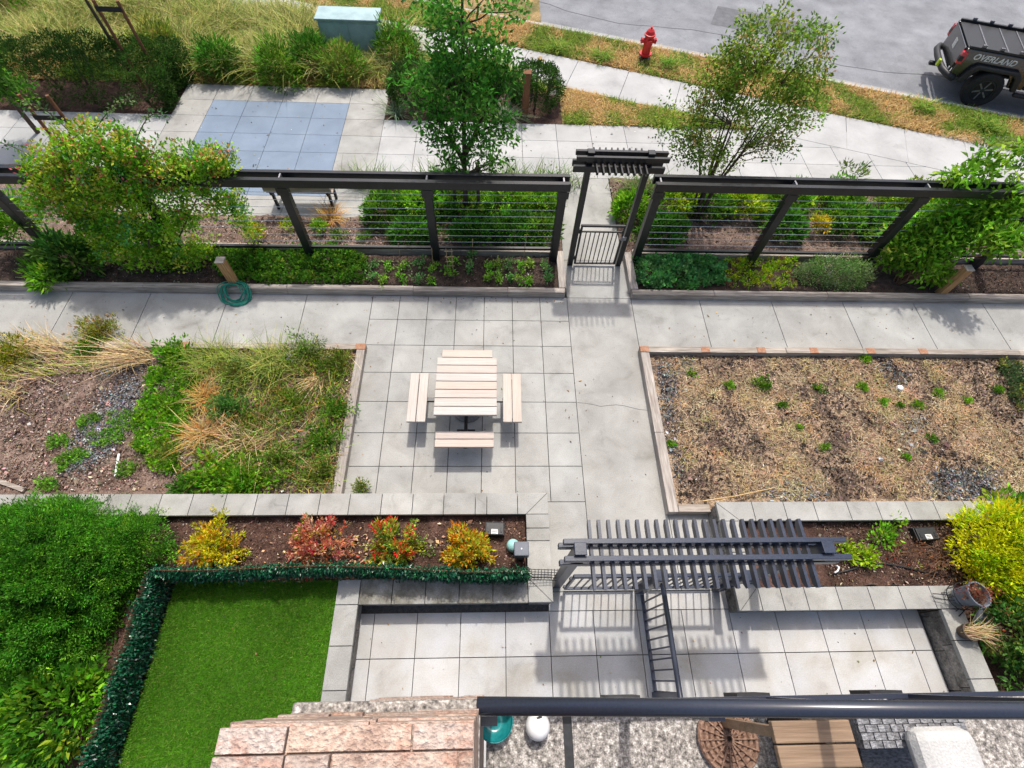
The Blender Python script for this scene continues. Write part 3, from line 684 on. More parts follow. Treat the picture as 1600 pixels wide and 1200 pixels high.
MB().box(-2.8, -1.2, 8.67, 9.35, .901, .95).build('lid', M['panel'], t, bevel=.015)
b = MB().box(-2.70, -2.01, 8.708, 8.718, .08, .84).box(-1.99, -1.30, 8.708, 8.718, .08, .84)
b.build('door', M['panel'], t)

# ------------------------------------------------------------------ pickup truck at the kerb
def truck():
    t = thing('pickup_truck', 'black pickup truck with pale lettering parked at the kerb, seen from its rear', 'pickup truck', (14.82, 8.35, -.12))
    ya = math.atan2(-.3114, .950); ca, sa = math.cos(ya), math.sin(ya); O = (14.82, 8.35, -.12)
    fr = lambda p: (O[0]+ca*p[0]-sa*p[1], O[1]+sa*p[0]+ca*p[1], O[2]+p[2])
    def pr(name, outline, y0, y1, m, parent=t, bevel=.015, **k): b = MB(); b.prism(outline, y0, y1, fr=fr); return b.build(name, M[m], parent, bevel=bevel, **k)
    def bx(name, x0, x1, y0, y1, z0, z1, m, parent=t, bevel=.01):
        return pr(name, [(x0, z0), (x1, z0), (x1, z1), (x0, z1)], y0, y1, m, parent, bevel)
    def arch(cx, r=.52): return [(cx+r*math.cos(a), .43+r*math.sin(a)) for a in np.linspace(math.pi*.93, math.pi*.07, 9)]
    # bed sides with wheel arches, tailgate, floor
    side = [(-.95, .62)] + [(-.60, .58)] + arch(0) + [(.62, .55), (.85, .55), (.85, 1.24), (-.95, 1.24)]
    for y0, y1 in ((-.80, -.70), (.70, .80)): pr('bed_side', side, y0, y1, 'paint', bevel=.02)
    bx('bed_floor', -.9, .85, -.69, .69, .70, .75, 'plastic')
    tg = bx('tailgate', -.99, -.955, -.69, .69, .64, 1.22, 'paint')
    for k in range(4):                                            # slanted emblem strokes on the tailgate
        b = MB(); y = -.10+k*.05
        b.hexa([fr((-.993, y, .92)), fr((-.993, y+.028, .92)), fr((-.993, y+.068, 1.10)), fr((-.993, y+.04, 1.10))],
               [fr((-.998, y, .92)), fr((-.998, y+.028, .92)), fr((-.998, y+.068, 1.10)), fr((-.998, y+.04, 1.10))])
        b.build('emblem', M['decal'], tg)
    bx('badge', -.998, -.991, -.64, -.58, .66, .72, 'decal', tg, 0)
    cv = bx('bed_cover', -.93, .84, -.69, .69, 1.20, 1.245, 'plastic')
    for x in (-.5, .0, .42): bx('seam', x, x+.03, -.66, .66, 1.246, 1.256, 'steel', cv, 0)
    for s in (-1, 1):
        y0, y1 = sorted((s*.705, s*.80))
        rl = bx('bed_rail', -.93, .84, y0+.012, y1-.012, 1.245, 1.30, 'plastic')
        for x in (-.62, -.2, .25, .62): bx('bracket', x-.05, x+.05, y0+.02, y1-.02, 1.301, 1.36, 'steel', rl)
        bx('tail_light', -1.0, -.87, *sorted((s*.69, s*.815)), .88, 1.16, 'tail')
        bx('lamp_trim', -1.004, -.90, *sorted((s*.70, s*.818)), .94, 1.07, 'plastic')
        for cx in (0, 3.48):
            out = [(cx-.75, .52), (cx-.62, .86), (cx-.50, .96), (cx+.48, .96), (cx+.62, .84), (cx+.72, .52), (cx+.58, .52), (cx+.47, .80), (cx+.38, .87), (cx-.40, .87), (cx-.49, .79), (cx-.60, .52)]
            pr('fender_flare', out, *sorted((s*.79, s*.93)), 'plastic', bevel=.03)
        st = bx('step_bar', .72, 2.75, *sorted((s*.80, s*.93)), .42, .50, 'plastic', bevel=.03)
        for cx in (0, 3.48):
            w = MB(); w.lathe([(.24, -.14), (.36, -.15), (.41, -.13), (.43, -.08), (.43, .08), (.41, .13), (.36, .15), (.27, .145), (.25, .10)], fr((cx, s*.78, .43)), 36, (-sa*s, ca*s, 0))
            wh = w.build('wheel', M['tyre'], t, bevel=.006)
            c = fr((cx, s*.78, .43)); ax = (-sa*s, ca*s, 0)
            MB().lathe([(.255, .05), (.26, .135), (.235, .14), (.215, .07), (.06, .06), (.05, .11), (.02, .115)], c, 28, ax).build('rim', M['plastic'], wh)
            b = MB(); a = Vector(ax)
            for k in range(6):
                th = k*math.pi/3+.3; d = Vector((ca*math.cos(th), sa*math.cos(th), math.sin(th)))
                b.bar(Vector(c)+d*.05+a*.10, Vector(c)+d*.225+a*.115, .035, .02, up=ax)
            b.build('spoke', M['steel'], wh)
    # bumper of bent tube, tow hook, cab, bonnet
    b = MB(); pts = [fr(p) for p in [(-.80, -.84, .56), (-.98, -.80, .60), (-1.10, -.55, .62), (-1.13, -.2, .62), (-1.13, .2, .62), (-1.10, .55, .62), (-.98, .80, .60), (-.80, .84, .56)]]
    b.tube(pts, .075, 12); bp = b.build('rear_bumper', M['plastic'], t, smooth=True)
    bx('tow_hook', -1.24, -1.18, -.46, -.34, .60, .76, 'lime', bp)
    bx('hitch', -1.26, -1.02, -.06, .06, .44, .52, 'plastic', bp)
    cab = [(.87, .55), (2.72, .55), (2.72, 1.30), (2.35, 1.86), (1.0, 1.88), (.87, 1.30)]
    pr('cab', cab, -.78, .78, 'paint', bevel=.04)
    for s in (-1, 1):
        for x0, x1, xt0, xt1 in ((1.0, 1.62, 1.06, 1.62), (1.72, 2.55, 1.72, 2.30)):
            pr('side_window', [(x0, 1.33), (x1, 1.33), (xt1, 1.76), (xt0, 1.76)], *sorted((s*.783, s*.79)), 'glass', bevel=0)
    b = MB(); b.hexa([fr(p) for p in [(.874, -.62, 1.36), (.874, .62, 1.36), (.958, .58, 1.76), (.958, -.58, 1.76)]], [fr(p) for p in [(.862, -.62, 1.362), (.862, .62, 1.362), (.946, .58, 1.762), (.946, -.58, 1.762)]]); b.build('rear_window', M['glass'], t)
    pr('front_body', [(2.74, .55)]+[(2.9, .55)]+arch(3.48)+[(4.05, .58), (4.25, .62), (4.25, 1.16), (2.74, 1.28)], -.76, .76, 'paint', bevel=.03)
    bx('front_bumper', 4.26, 4.45, -.82, .82, .52, .74, 'plastic', bevel=.03)
    bx('roof_rack', 1.15, 2.2, -.62, .62, 1.93, 1.97, 'plastic')
    # the lettering on the bed side
    cu = bpy.data.curves.new('lettering', 'FONT'); cu.body = 'OVERLAND'; cu.size = .185; cu.shear = .25; cu.extrude = .002; cu.offset = .004; cu.align_x = 'CENTER'; cu.space_character = 1.05
    tmp = bpy.data.objects.new('lettering_curve', cu); COL.objects.link(tmp); bpy.context.view_layer.update()
    me = bpy.data.meshes.new_from_object(tmp.evaluated_get(bpy.context.evaluated_depsgraph_get())); bpy.data.objects.remove(tmp)
    me.materials.clear(); me.materials.append(M['decal'])
    at_ = me.attributes.new('tint', 'FLOAT_COLOR', 'POINT'); at_.data.foreach_set('color', np.ones(4*len(me.vertices), dtype=np.float32))
    o = bpy.data.objects.new('lettering', me); COL.objects.link(o)
    Rm = Matrix(((ca, 0, sa), (sa, 0, -ca), (0, 1, 0)))            # text x along the truck, text y upward, facing the garden
    p = np.array(fr((-.22, -.806, 1.04)))-ORIG[t]
    o.matrix_local = Matrix.Translation(p) @ Rm.to_4x4(); o.parent = t
truck()

# ------------------------------------------------------------------ small fixed things in the planters
def bait_box(label, px, w, rot):
    p = at(*px, .33); t = thing('lidded_box', label, 'box', (p[0], p[1], .26)); ca, sa = math.cos(rot), math.sin(rot)
    fr = lambda q: (p[0]+ca*q[0]-sa*q[1], p[1]+sa*q[0]+ca*q[1], .26+q[2])
    def bx(nm, x0, x1, y0, y1, z0, z1, m, bev=.008, dz=0, parent=t):
        b = MB(); b.hexa([fr((x, y, z0)) for x, y in ((x0, y0), (x1, y0), (x1, y1), (x0, y1))], [fr((x, y, z1)) for x, y in ((x0, y0), (x1, y0), (x1, y1-dz), (x0, y1-dz))]); return b.build(nm, M[m], parent, bevel=bev)
    bx('base', -w/2, w/2, -.10, .11, 0, .10, 'plastic', dz=.03)
    ld = bx('lid', -w/2+.012, w/2-.012, -.094, .07, .101, .125, 'plastic')
    bx('hinge', -w/2+.02, w/2-.02, .072, .079, .104, .118, 'plastic', .002, parent=ld)
    bx('latch', w/2-.06, w/2-.035, -.06, .0, .126, .134, 'plastic', .002, parent=ld)
    bx('latch', -w/2+.035, -w/2+.06, -.06, .0, .126, .134, 'plastic', .002, parent=ld)
    lb = bx('sticker', -.045, .045, -.085, -.02, .1256, .1266, 'decal', 0, parent=ld)
    for k in range(3): bx('print', -.036, .02+.012*k, -.078+k*.02, -.070+k*.02, .1267, .1272, 'plastic', 0, parent=lb)
bait_box('black lidded box with white sticker on dark soil near the four coloured shrubs', (773, 826), .27, -.03)
bait_box('larger black lidded box on mulch near the golden bush', (1444, 834), .31, .05)
p = at(815, 857, .72)
t = thing('path_light', 'grey square garden light on a post at the planter corner', 'light', (p[0], p[1], .26))
MB().box(p[0]-.055, p[0]+.055, p[1]-.055, p[1]+.055, .26, .58).build('shaft', M['steel'], t, bevel=.005)
hd = MB().box(p[0]-.095, p[0]+.095, p[1]-.09, p[1]+.09, .581, .715, .8).build('head', M['pot'], t, bevel=.012)
MB().box(p[0]-.008, p[0]+.008, p[1]-.008, p[1]+.008, .7155, .7175).build('sensor', M['white'], hd)
q = at(802, 850, .45)
s = MB().lathe([(.02, -.09), (.07, -.06), (.09, 0), (.07, .06), (.02, .09)], (q[0], q[1], .36), 18).build('garden_globe', M['mint'], smooth=True)
set_props(s, 'pale mint globe half hidden behind the grey garden light', 'globe')
# a bit of wire mesh over the planter wall
a, c = at(826, 889, .52), at(878, 905, .52); b = MB()
for k in range(5):
    y = a[1]-(a[1]-c[1])*k/4; b.tube([(a[0], y, .50+.01*k), (c[0]-.02, y-.01, .47)], .004, 4)
for k in range(11):
    x = a[0]+(c[0]-a[0])*k/10; b.tube([(x, a[1], .50), (x-.01, c[1], .53)], .004, 4)
set_props(b.build('wire_mesh', M['black']), 'loose black wire mesh lying across the planter corner', 'wire mesh')
# irrigation pipe, white hook, edging strip
pts = [at(x, y, .29) for x, y in [(1302, 897), (1330, 890), (1360, 881), (1385, 881), (1412, 886), (1440, 893), (1465, 896), (1485, 902)]]
set_props(MB().tube(pts, .012, 6).build('drip_pipe', M['plastic'], smooth=True), 'black drip pipe winding over the mulch beside the golden bush', 'pipe')
pts = [at(x, y, .30) for x, y in [(1304, 895), (1309, 892), (1311, 886), (1307, 884)]]
set_props(MB().tube(pts, .012, 6).build('hook', M['white'], smooth=True), 'small white plastic hook on mulch near the right end of the pergola', 'hook')
b = MB(); r = random.Random(2); prev = None
for k in range(30):
    x = 5.95+k*.052; q = (x, -4.635+.012*math.sin(k*.9), .33+.02*math.sin(k*.5))
    if prev: b.hexa([(prev[0], prev[1], .2), (q[0], q[1], .2), (q[0], q[1]+.006, .2), (prev[0], prev[1]+.006, .2)], [prev, q, (q[0], q[1]+.006, q[2]), (prev[0], prev[1]+.006, prev[2])])
    prev = q
set_props(b.build('edging_strip', M['plastic']), 'wavy black plastic edging between mulch and right planter wall', 'edging')
# pots
p = at(1494, 934, .42)
t = thing('plant_pot', 'slate grey pot in a black wire stand, filled with red plants', 'plant pot', (p[0], p[1], .40))
ax = Vector((.10, .0, 1)).normalized(); c = Vector((p[0], p[1], .47))
MB().lathe([(.105, 0), (.138, .25), (.150, .255), (.150, .285), (.134, .285), (.125, .24), (.02, .235)], c, 28, ax).build('pot', M['pot'], t, smooth=False)
MB().lathe([(.124, .243), (.02, .25)], c, 20, ax).build('soil', M['soil'], t)
b = MB(); a1 = ax.orthogonal().normalized(); a2 = ax.cross(a1)
for h, R in ((-.02, .15), (.10, .165)):
    ring = [c+ax*h+(a1*math.cos(k*math.pi/12)+a2*math.sin(k*math.pi/12))*R for k in range(25)]; b.tube(ring, .006, 5)
for k in range(8): e = a1*math.cos(k*math.pi/4)+a2*math.sin(k*math.pi/4); b.tube([c-ax*.02+e*.15, c+ax*.10+e*.165], .005, 5)
for k in range(4): e = a1*math.cos(k*math.pi/2+.4)+a2*math.sin(k*math.pi/2+.4); b.tube([c-ax*.02+e*.15, Vector((c.x+e.x*.17, c.y+e.y*.17, .402))], .006, 5)
b.tube([c+Vector((-.10, .02, .03)), c+Vector((-.32, .05, -.02)), c+Vector((-.32, -.01, -.02)), c+Vector((-.10, -.04, .02))], .006, 5)
b.tube([c+Vector((.02, -.15, -.02)), c+Vector((-.06, -.22, -.06))], .006, 5).build('wire_stand', M['black'], t)
foliage('foliage', [c+ax*.30+Vector(v)*.08 for v in np.random.default_rng(3).normal(size=(26, 3))], .05, 14, .035, .018, [(3, (.22, .05, .03)), (2, (.32, .12, .06)), (1, (.2, .2, .05))], M['leaf'], t, rng=np.random.default_rng(3))
p = at(1505, 988, .42)
t = thing('plant_pot', 'small brown pot of dry grass on the side wall below the wire stand', 'plant pot', (p[0], p[1], .40))
c = (p[0], p[1], .402); MB().lathe([(.07, 0), (.10, .13), (.105, .15), (.09, .15), (.08, .11), (.02, .11)], c, 22).build('pot', M['pot_b'], t)
r_ = np.random.default_rng(8); blades('foliage', np.c_[r_.normal(0, .035, (130, 2))+np.array(c[:2]), np.full(130, .51)], .19, .007, STRAW[:3]+[(1, (.2, .25, .05))], M['dryleaf'], t, .5, .7, r_, dirs=np.full(130, -.1))
p = at(1531, 965, .44); b = MB(); 
b.lathe([(.02, 0), (.12, .008), (.15, .03), (.145, .034), (.115, .014), (.02, .006)], (p[0], p[1], .43), 26, (.25, -.5, .75))
set_props(b.build('saucer', M['pot']), 'slate grey saucer propped by the green shrub, right edge', 'saucer')
# sticks
def stick(label, pxa, pxb, z, r, m, za=None):
    a, c = at(*pxa, za or z), at(*pxb, z); mid = (a+c)/2+np.array([0, 0, .004])
    set_props(MB().bar(a, c, r*2, r).build('stick', M[m]) if m != 'twig' else MB().tube([a, mid, c], [r, r*.9, r*.6], 6).build('stick', M[m]), label, 'stick')
stick('white slat lying on bare ground in the weedy bed', (186, 709), (180, 744), .07, .014, 'white')
stick('grey board end lying at the front left of the weedy bed', (0, 752), (38, 766), .07, .03, 'timber_x')
M['straw_stick'] = mat('tan cane', [(.3, (.45, .3, .14)), (.7, (.58, .42, .22))], 8, 4, .8, .1)
b = MB(); b.tube([at(1098, 783, .17), at(1150, 775, .17), at(1206, 763, .06)], [.010, .009, .007], 6); b.tube([at(1110, 788, .18), at(1160, 772, .13)], .006, 5)
set_props(b.build('cane', M['straw_stick']), 'tan cane lying across the corner of the straw bed', 'cane')

# ------------------------------------------------------------------ artificial hedge screen on expanding lattice
def hedge(label, x0, y0, x1, y1, n, seed, wob=.02):
    rg = np.random.default_rng(seed); t = thing('hedge_screen', label, 'hedge screen', ((x0+x1)/2, (y0+y1)/2, .33))
    L = math.hypot(x1-x0, y1-y0); d = np.array([(x1-x0)/L, (y1-y0)/L]); nn = np.array([d[1], -d[0]])
    s = rg.random(n)*L; zz = .34+rg.random(n)**.8*(.50+.035*np.sin(s*9+seed)+.03*np.sin(s*23))
    off = .045*np.sin(s*2.1+seed)*0+wob*np.sin(s*1.7+seed) + rg.normal(0, .026, n) - .014
    P = np.c_[np.array([x0, y0])+s[:, None]*d+off[:, None]*nn, zz]
    D = unit(np.c_[nn[None]*rg.normal(.5, .9, (n, 1)) + d[None]*rg.normal(0, .6, (n, 1)), rg.normal(.1, .7, n)])
    T = pal([(4, (.008, .075, .032)), (3, (.012, .105, .045)), (1, (.03, .16, .06)), (1, (.004, .035, .02))], n, rg, .3)
    V, Fq, TT = leaf_geo(P, D, rg.uniform(.03, .055, n), rg.uniform(.014, .024, n), T, .2, rg)
    fast('leaves', V, Fq, TT, M['gloss'], t)
    b = MB(); k = 0.0; w = lambda q: wob*math.sin(q*1.7+seed)+.02
    while k < L-.12:
        for s0, s1 in ((k, k+.10), (k+.10, k)):
            pa = np.array([x0, y0])+d*s0+nn*(w(s0)*1-.035); pb = np.array([x0, y0])+d*s1+nn*(w(s1)-.035)
            b.bar((*pa, .36), (*pb, .90), .012, .008, up=(nn[0], nn[1], 0))
        k += .052
    b.build('lattice', M['twig'], t)
hedge('long run of dark green artificial hedge along the coloured shrubs', -2.36, -4.44, 2.19, -4.50, 24000, 1, .03)
hedge('dark green artificial hedge down the left side of the lawn', -2.37, -9.0, -2.36, -4.46, 26000, 2, .01)

# artificial turf blades, thick enough to read as pile
rg = np.random.default_rng(12); n = 90000
P = np.c_[rg.uniform(-2.3, -.235, n), rg.uniform(-7.1, -4.52, n), np.full(n, .333)]
nv = noise2(P, 2.4, 5); T = pal([(3, (.070, .215, .008)), (2, (.095, .26, .010)), (1, (.05, .15, .008)), (.7, (.20, .30, .05))], n, rg, .22)*(1+.17*nv[:, None])
set_props(blades('turf_pile', P, .035, .006, None, M['leaf'], None, .5, .4, rg, T=T), kind='stuff')

# ------------------------------------------------------------------ trees
def limb(b, p, q, r0, r1, rng, n=5, sag=.04, k=6):
    p, q = np.array(p, float), np.array(q, float); L = np.linalg.norm(q-p); pts = []
    for i in range(n+1):
        t = i/n; pts.append(p+(q-p)*t + (rng.normal(0, sag*L, 3) if 0 < i < n else 0))
    b.tube(pts, [r0+(r1-r0)*i/n for i in range(n+1)], k)
def crown_tree(name, label, base, stems, clusters, leaf, colors, seed, cat='tree', group=None, per=26, m='leaf', up=.1, twr=.25, bark='bark_t', stem_r=.05):
    """stems: list of point lists; clusters: (centre, (rx, ry, rz), n sprays)"""
    rg = np.random.default_rng(seed); t = thing(name, label, cat, base, group)
    b = MB(); tips = []
    for pts in stems:
        n = len(pts); b.tube(pts, [stem_r*(1-.75*i/(n-1)) for i in range(n)], 8); tips += [np.array(p) for p in pts[1:]]
    b.build('trunk', M[bark], t, smooth=True)
    cs = []; b = MB(); tips = np.array(tips)
    for c, (rx, ry, rz), n in clusters:
        P, d = dome(c, rx, ry, rz, n, .35, -1, rg, .22); cs.append(P)
        for q in P[::max(1, n//14)]:
            j = np.argmin(np.linalg.norm(tips-q, axis=1)+np.maximum(0, tips[:, 2]-q[2])*2)
            if np.linalg.norm(tips[j]-q) > .95: continue
            limb(b, tips[j], q, stem_r*.3, .004, rg, 4, .05, 5)
    b.build('branch', M[bark], t, smooth=True)
    foliage('crown', np.concatenate(cs), twr, per, leaf[0], leaf[1], colors, M[m], t, up=up, rng=rg)
    return t
def stakes(label, xs, y, h, bar_z, m='rust'):
    t = thing('tree_stake', label, 'tree stake', (sum(xs)/len(xs), y, 0))
    for x in xs: MB().tube([(x, y, 0), (x, y, h)], .035, 8).build('stake', M[m], t)
    MB().box(xs[0]-.03, xs[-1]+.03, y-.045, y-.035, bar_z, bar_z+.10).build('crossbar', M['plastic'], t)

crown_tree('maple_tree', 'dense green tree with a dark trunk growing between the fence and the blue court', (1.16, 2.62, 0),
  [[(1.16, 2.62, 0), (1.17, 2.62, 1.0), (1.19, 2.62, 1.7), (1.22, 2.64, 2.6), (1.25, 2.66, 3.6), (1.28, 2.66, 4.4)],
   [(1.18, 2.62, 1.35), (1.02, 2.55, 1.75), (.86, 2.5, 2.2)], [(1.19, 2.62, 1.5), (1.4, 2.6, 1.95), (1.6, 2.6, 2.4)]],
  [((1.22, 2.62, 2.85), (.80, .76, .6), 78), ((1.26, 2.66, 3.6), (.75, .7, .6), 62), ((.88, 2.56, 2.15), (.5, .42, .42), 26), ((1.58, 2.6, 2.1), (.56, .45, .42), 28), ((1.0, 2.5, 1.45), (.24, .22, .28), 10), ((1.6, 2.55, 1.5), (.32, .24, .2), 10), ((.70, 2.6, 2.9), (.46, .42, .4), 24), ((1.8, 2.6, 3.0), (.46, .42, .4), 24)],
  (.10, .045), [(3, (.075, .26, .03)), (3, (.115, .33, .036)), (2, (.05, .18, .025)), (1, (.19, .40, .04))], 41, per=27, twr=.20, stem_r=.055)
stakes('pair of dark tree stakes with a rubber crossbar round the dense green tree', [.955, 1.42], 2.62, 1.32, 1.10, 'bark_t')

tb = (6.0, 2.75, 0); rg = np.random.default_rng(5); st = []
for k in range(9):
    a = rg.uniform(0, 6.28); rr_ = rg.uniform(.2, .75); zt = rg.uniform(2.6, 3.5)-1.1*max(0, rr_-.35)
    x1 = 6.0+rr_*math.cos(a)*1.15; y1 = 2.75+rr_*math.sin(a)*.8
    st.append([(6.0+.07*math.cos(a), 2.75+.07*math.sin(a), 0), (6.0+.25*(x1-6), 2.75+.25*(y1-2.75), .9), (6.0+.6*(x1-6), 2.75+.6*(y1-2.75), 1.7), (x1, y1, zt)])
crown_tree('serviceberry_tree', 'airy multi-stemmed tree with olive leaves rising behind the right fence', tb, st,
  [((5.95, 2.75, 2.75), (.82, .72, .6), 120), ((5.85, 2.75, 3.4), (.62, .55, .5), 78), ((6.85, 2.75, 2.55), (.62, .5, .5), 66), ((5.0, 2.7, 2.2), (.5, .42, .34), 46), ((5.5, 2.6, 1.85), (.55, .4, .3), 44), ((6.6, 2.6, 2.0), (.6, .4, .34), 46), ((6.5, 2.75, 3.3), (.6, .5, .5), 60), ((5.4, 2.75, 2.9), (.5, .45, .45), 60), ((5.9, 2.7, 1.45), (.45, .3, .25), 20)],
  (.068, .034), [(3, (.18, .31, .035)), (3, (.26, .39, .04)), (2, (.12, .23, .03)), (1, (.44, .42, .09)), (.3, (.42, .24, .08))], 42, per=24, twr=.16, up=0, stem_r=.028)

crown_tree('young_tree', 'green leafy tree at the far left edge, between the clipped hedge and the climbing vine', (-8.6, 5.2, 0),
  [[(-8.6, 5.2, 0), (-8.6, 5.2, 1.2), (-8.6, 5.25, 2.2), (-8.55, 5.3, 3.0)]],
  [((-8.75, 5.25, 1.9), (.62, .6, .6), 70), ((-8.6, 5.3, 2.7), (.6, .6, .6), 60), ((-8.2, 5.0, 1.2), (.4, .4, .3), 22)], (.095, .04), DEEP, 43, per=32, twr=.18)
stakes('pair of leaning brown tree stakes with a black tie at the far left edge', [-7.75, -7.2], 4.55, 1.25, .75)
crown_tree('young_tree', 'bright green tree rising out of the clipped hedge, top left', (-7.3, 7.5, 0),
  [[(-7.3, 7.5, 0), (-7.4, 7.6, 1.2), (-7.5, 7.7, 2.2), (-7.5, 7.8, 3.0)]],
  [((-7.7, 7.7, 2.4), (1.15, .9, .55), 110), ((-7.6, 7.9, 3.1), (.9, .8, .5), 60), ((-8.9, 7.6, 2.1), (.6, .6, .45), 35)], (.13, .05), BRIGHT, 44, per=26, twr=.24, up=-.1)
stakes('pair of brown tree stakes standing in the clipped hedge', [-6.85, -6.35], 7.0, 1.9, 1.7)

# ------------------------------------------------------------------ shrubs
def shrub(name, label, c, r, n, leaf, colors, seed, group=None, per=26, m='leaf', cat='shrub', up=.35, twr=.09, shell=.5, low=-.15, lump=.2, stems=7, stem_m='bark_t', base_z=None):
    rg = np.random.default_rng(seed); bz = c[2] if base_z is None else base_z
    t = thing(name, label, cat, (c[0], c[1], bz), group); P, d = dome(c, *r, n, shell, low, rg, lump)
    P[:, 2] = np.maximum(P[:, 2], bz+.02)
    foliage('foliage', P, twr, per, leaf[0], leaf[1], colors, M[m], t, up=up, rng=rg, out=d)
    b = MB()
    for q in P[rg.choice(len(P), min(stems, len(P)), replace=False)]:
        limb(b, (c[0]+rg.normal(0, .02), c[1]+rg.normal(0, .02), bz-.03), (np.array(c)+(q-np.array(c))*.85), .012, .004, rg, 3, .05, 5)
    b.build('stem', M[stem_m], t, smooth=True)
    return t

# clipped hedge and globes beyond the outer walk
def clipped(label, c, r, n, seed, box=False):
    rg = np.random.default_rng(seed); t = thing('clipped_hedge' if box else 'clipped_shrub', label, 'hedge' if box else 'shrub', (c[0], c[1], 0))
    if box:
        u = rg.uniform(-1, 1, (n, 3)); k = rg.integers(0, 3, n); sg = np.sign(rg.uniform(-1, 1, n)); u[np.arange(n), k] = np.where(k == 2, 1, sg)*rg.uniform(.9, 1.0, n)
        d = unit(np.sign(u)*np.abs(u)**6); P = np.c_[c[0]+u[:, 0]*r[0], c[1]+u[:, 1]*r[1], r[2]*.5*(1+u[:, 2])]
        P += .06*np.c_[noise2(P, 4, 1), noise2(P, 4, 2), noise2(P, 5, 3)]
        e = 1-.10*(np.abs(u[:, 0])**6); P[:, 2] *= e
    else: P, d = dome(c, *r, n, .9, -.5, rg, .08); P[:, 2] = np.maximum(P[:, 2], .02)
    foliage('foliage', P, .10, 18, .055, .028, [(3, (.045, .11, .018)), (2, (.065, .145, .022)), (2, (.035, .085, .016))], M['leaf'], t, up=.5, rng=rg, out=d)
    b = MB(); ct = np.array(c)
    for k in range(10):
        q = P[rg.integers(len(P))]; limb(b, (c[0]+(q[0]-c[0])*.7, c[1]+(q[1]-c[1])*.5, -.02), (q[0], q[1], max(.1, q[2]*.9)), .03, .01, rg, 3, .04, 5)
    b.build('stem', M['bark_t'], t)
clipped('long dark clipped hedge at the left end of the blue court', (-8.3, 6.95, 0), (2.35, .80, .85), 1900, 51, True)
clipped('round clipped shrub left of the dense green tree', (-.2, 6.75, .38), (.62, .58, .55), 420, 52)
clipped('round clipped shrub behind the rusty bollard', (2.75, 6.85, .38), (.62, .55, .55), 420, 53)
clipped('round clipped shrub half hidden behind the dense green tree', (1.2, 6.9, .4), (.62, .5, .6), 380, 54)
for i, (x, y, lab) in enumerate([(-.62, 6.2, 'blue green grass tuft beside the left round clipped shrub'), (2.05, 6.2, 'blue green grass tuft at the foot of the rusty bollard')]):
    rg = np.random.default_rng(60+i); n = 170
    set_props(blades('grass_tuft', np.c_[rg.normal(x, .06, n), rg.normal(y, .06, n), np.zeros(n)], .42, .012, [(2, (.14, .2, .12)), (1, (.22, .26, .14)), (1, (.1, .16, .07))], M['dryleaf'], None, .5, .9, rg), lab, 'grass tuft')

# planting in the bed behind the left fence
def at_shrubs(lst, group):
    for i, (lab, px, h, r, kind, seed) in enumerate(lst):
        p = at(*px, h*.5); pl_ = {'deep': DEEP, 'green': GREEN, 'bright': BRIGHT, 'lime': LIME, 'olive': OLIVE}[kind]
        r *= 1.25; shrub('shrub', lab, (p[0], p[1], h*.35), (r, r*.85, h*.68), int(80*r*2.2), (.095, .042), pl_, seed, group, per=24, twr=.11, base_z=.02)
G1 = 'shrubs in the bed behind the left fence'
at_shrubs([
 ('feathery green shrub at the left end of the dense planting behind the left fence', (600, 330), .55, .34, 'green', 101),
 ('bright green shrub with small leaves, second along the dense planting behind the left fence', (655, 318), .6, .38, 'bright', 102),
 ('dark green shrub just left of the second fence post from the gate', (640, 362), .45, .30, 'deep', 103),
 ('mid green shrub right of the second fence post from the gate, by the tree foot', (722, 318), .6, .40, 'green', 104),
 ('dark shrub low behind the cables, nearest the middle of the right-hand bay', (740, 362), .42, .34, 'deep', 105),
 ('bright green shrub in the middle of the last fence bay before the gate', (790, 312), .6, .40, 'bright', 106),
 ('dark glossy shrub low at the front of the last fence bay before the gate', (800, 358), .5, .36, 'deep', 107),
 ('bright shrub at the right end of the bed, against the garden path', (845, 318), .55, .34, 'bright', 108),
 ('mid green shrub beside the last fence post before the gate', (843, 360), .45, .30, 'green', 109),
 ('deep green shrub filling the back of the bed near the maple trunk', (690, 292), .6, .36, 'deep', 110)], G1)
G2 = 'shrubs in the bed behind the right fence'
at_shrubs([
 ('bright shrub at the path corner just right of the gate', (985, 325), .5, .30, 'bright', 121),
 ('dark green low shrub tight behind the first right fence post', (1040, 355), .45, .36, 'deep', 122),
 ('yellow green shrub at the back, left of the multi-stemmed tree', (1062, 312), .55, .36, 'lime', 123),
 ('mid green shrub at the foot of the multi-stemmed tree', (1110, 318), .5, .36, 'green', 124),
 ('bright yellow green shrub right of the multi-stemmed tree', (1165, 318), .55, .36, 'lime', 125),
 ('dark shrub right of the second right-hand fence post', (1225, 352), .5, .34, 'deep', 126),
 ('bright shrub behind the yellow flowering plant', (1235, 312), .55, .38, 'bright', 127),
 ('mid green shrub right of the yellow flowering plant', (1325, 340), .55, .42, 'green', 128),
 ('bright green shrub at the back between second and third right-hand posts', (1315, 305), .5, .38, 'bright', 129),
 ('dark green shrub under the third right-hand post', (1375, 352), .45, .32, 'deep', 130),
 ('lime green shrub at the back behind the leafy sapling', (1420, 312), .6, .44, 'lime', 131),
 ('bright green shrub at the far right end behind the fence', (1510, 318), .65, .46, 'bright', 132),
 ('mid green shrub cut by the right edge behind the fence', (1580, 330), .65, .46, 'green', 133)], G2)
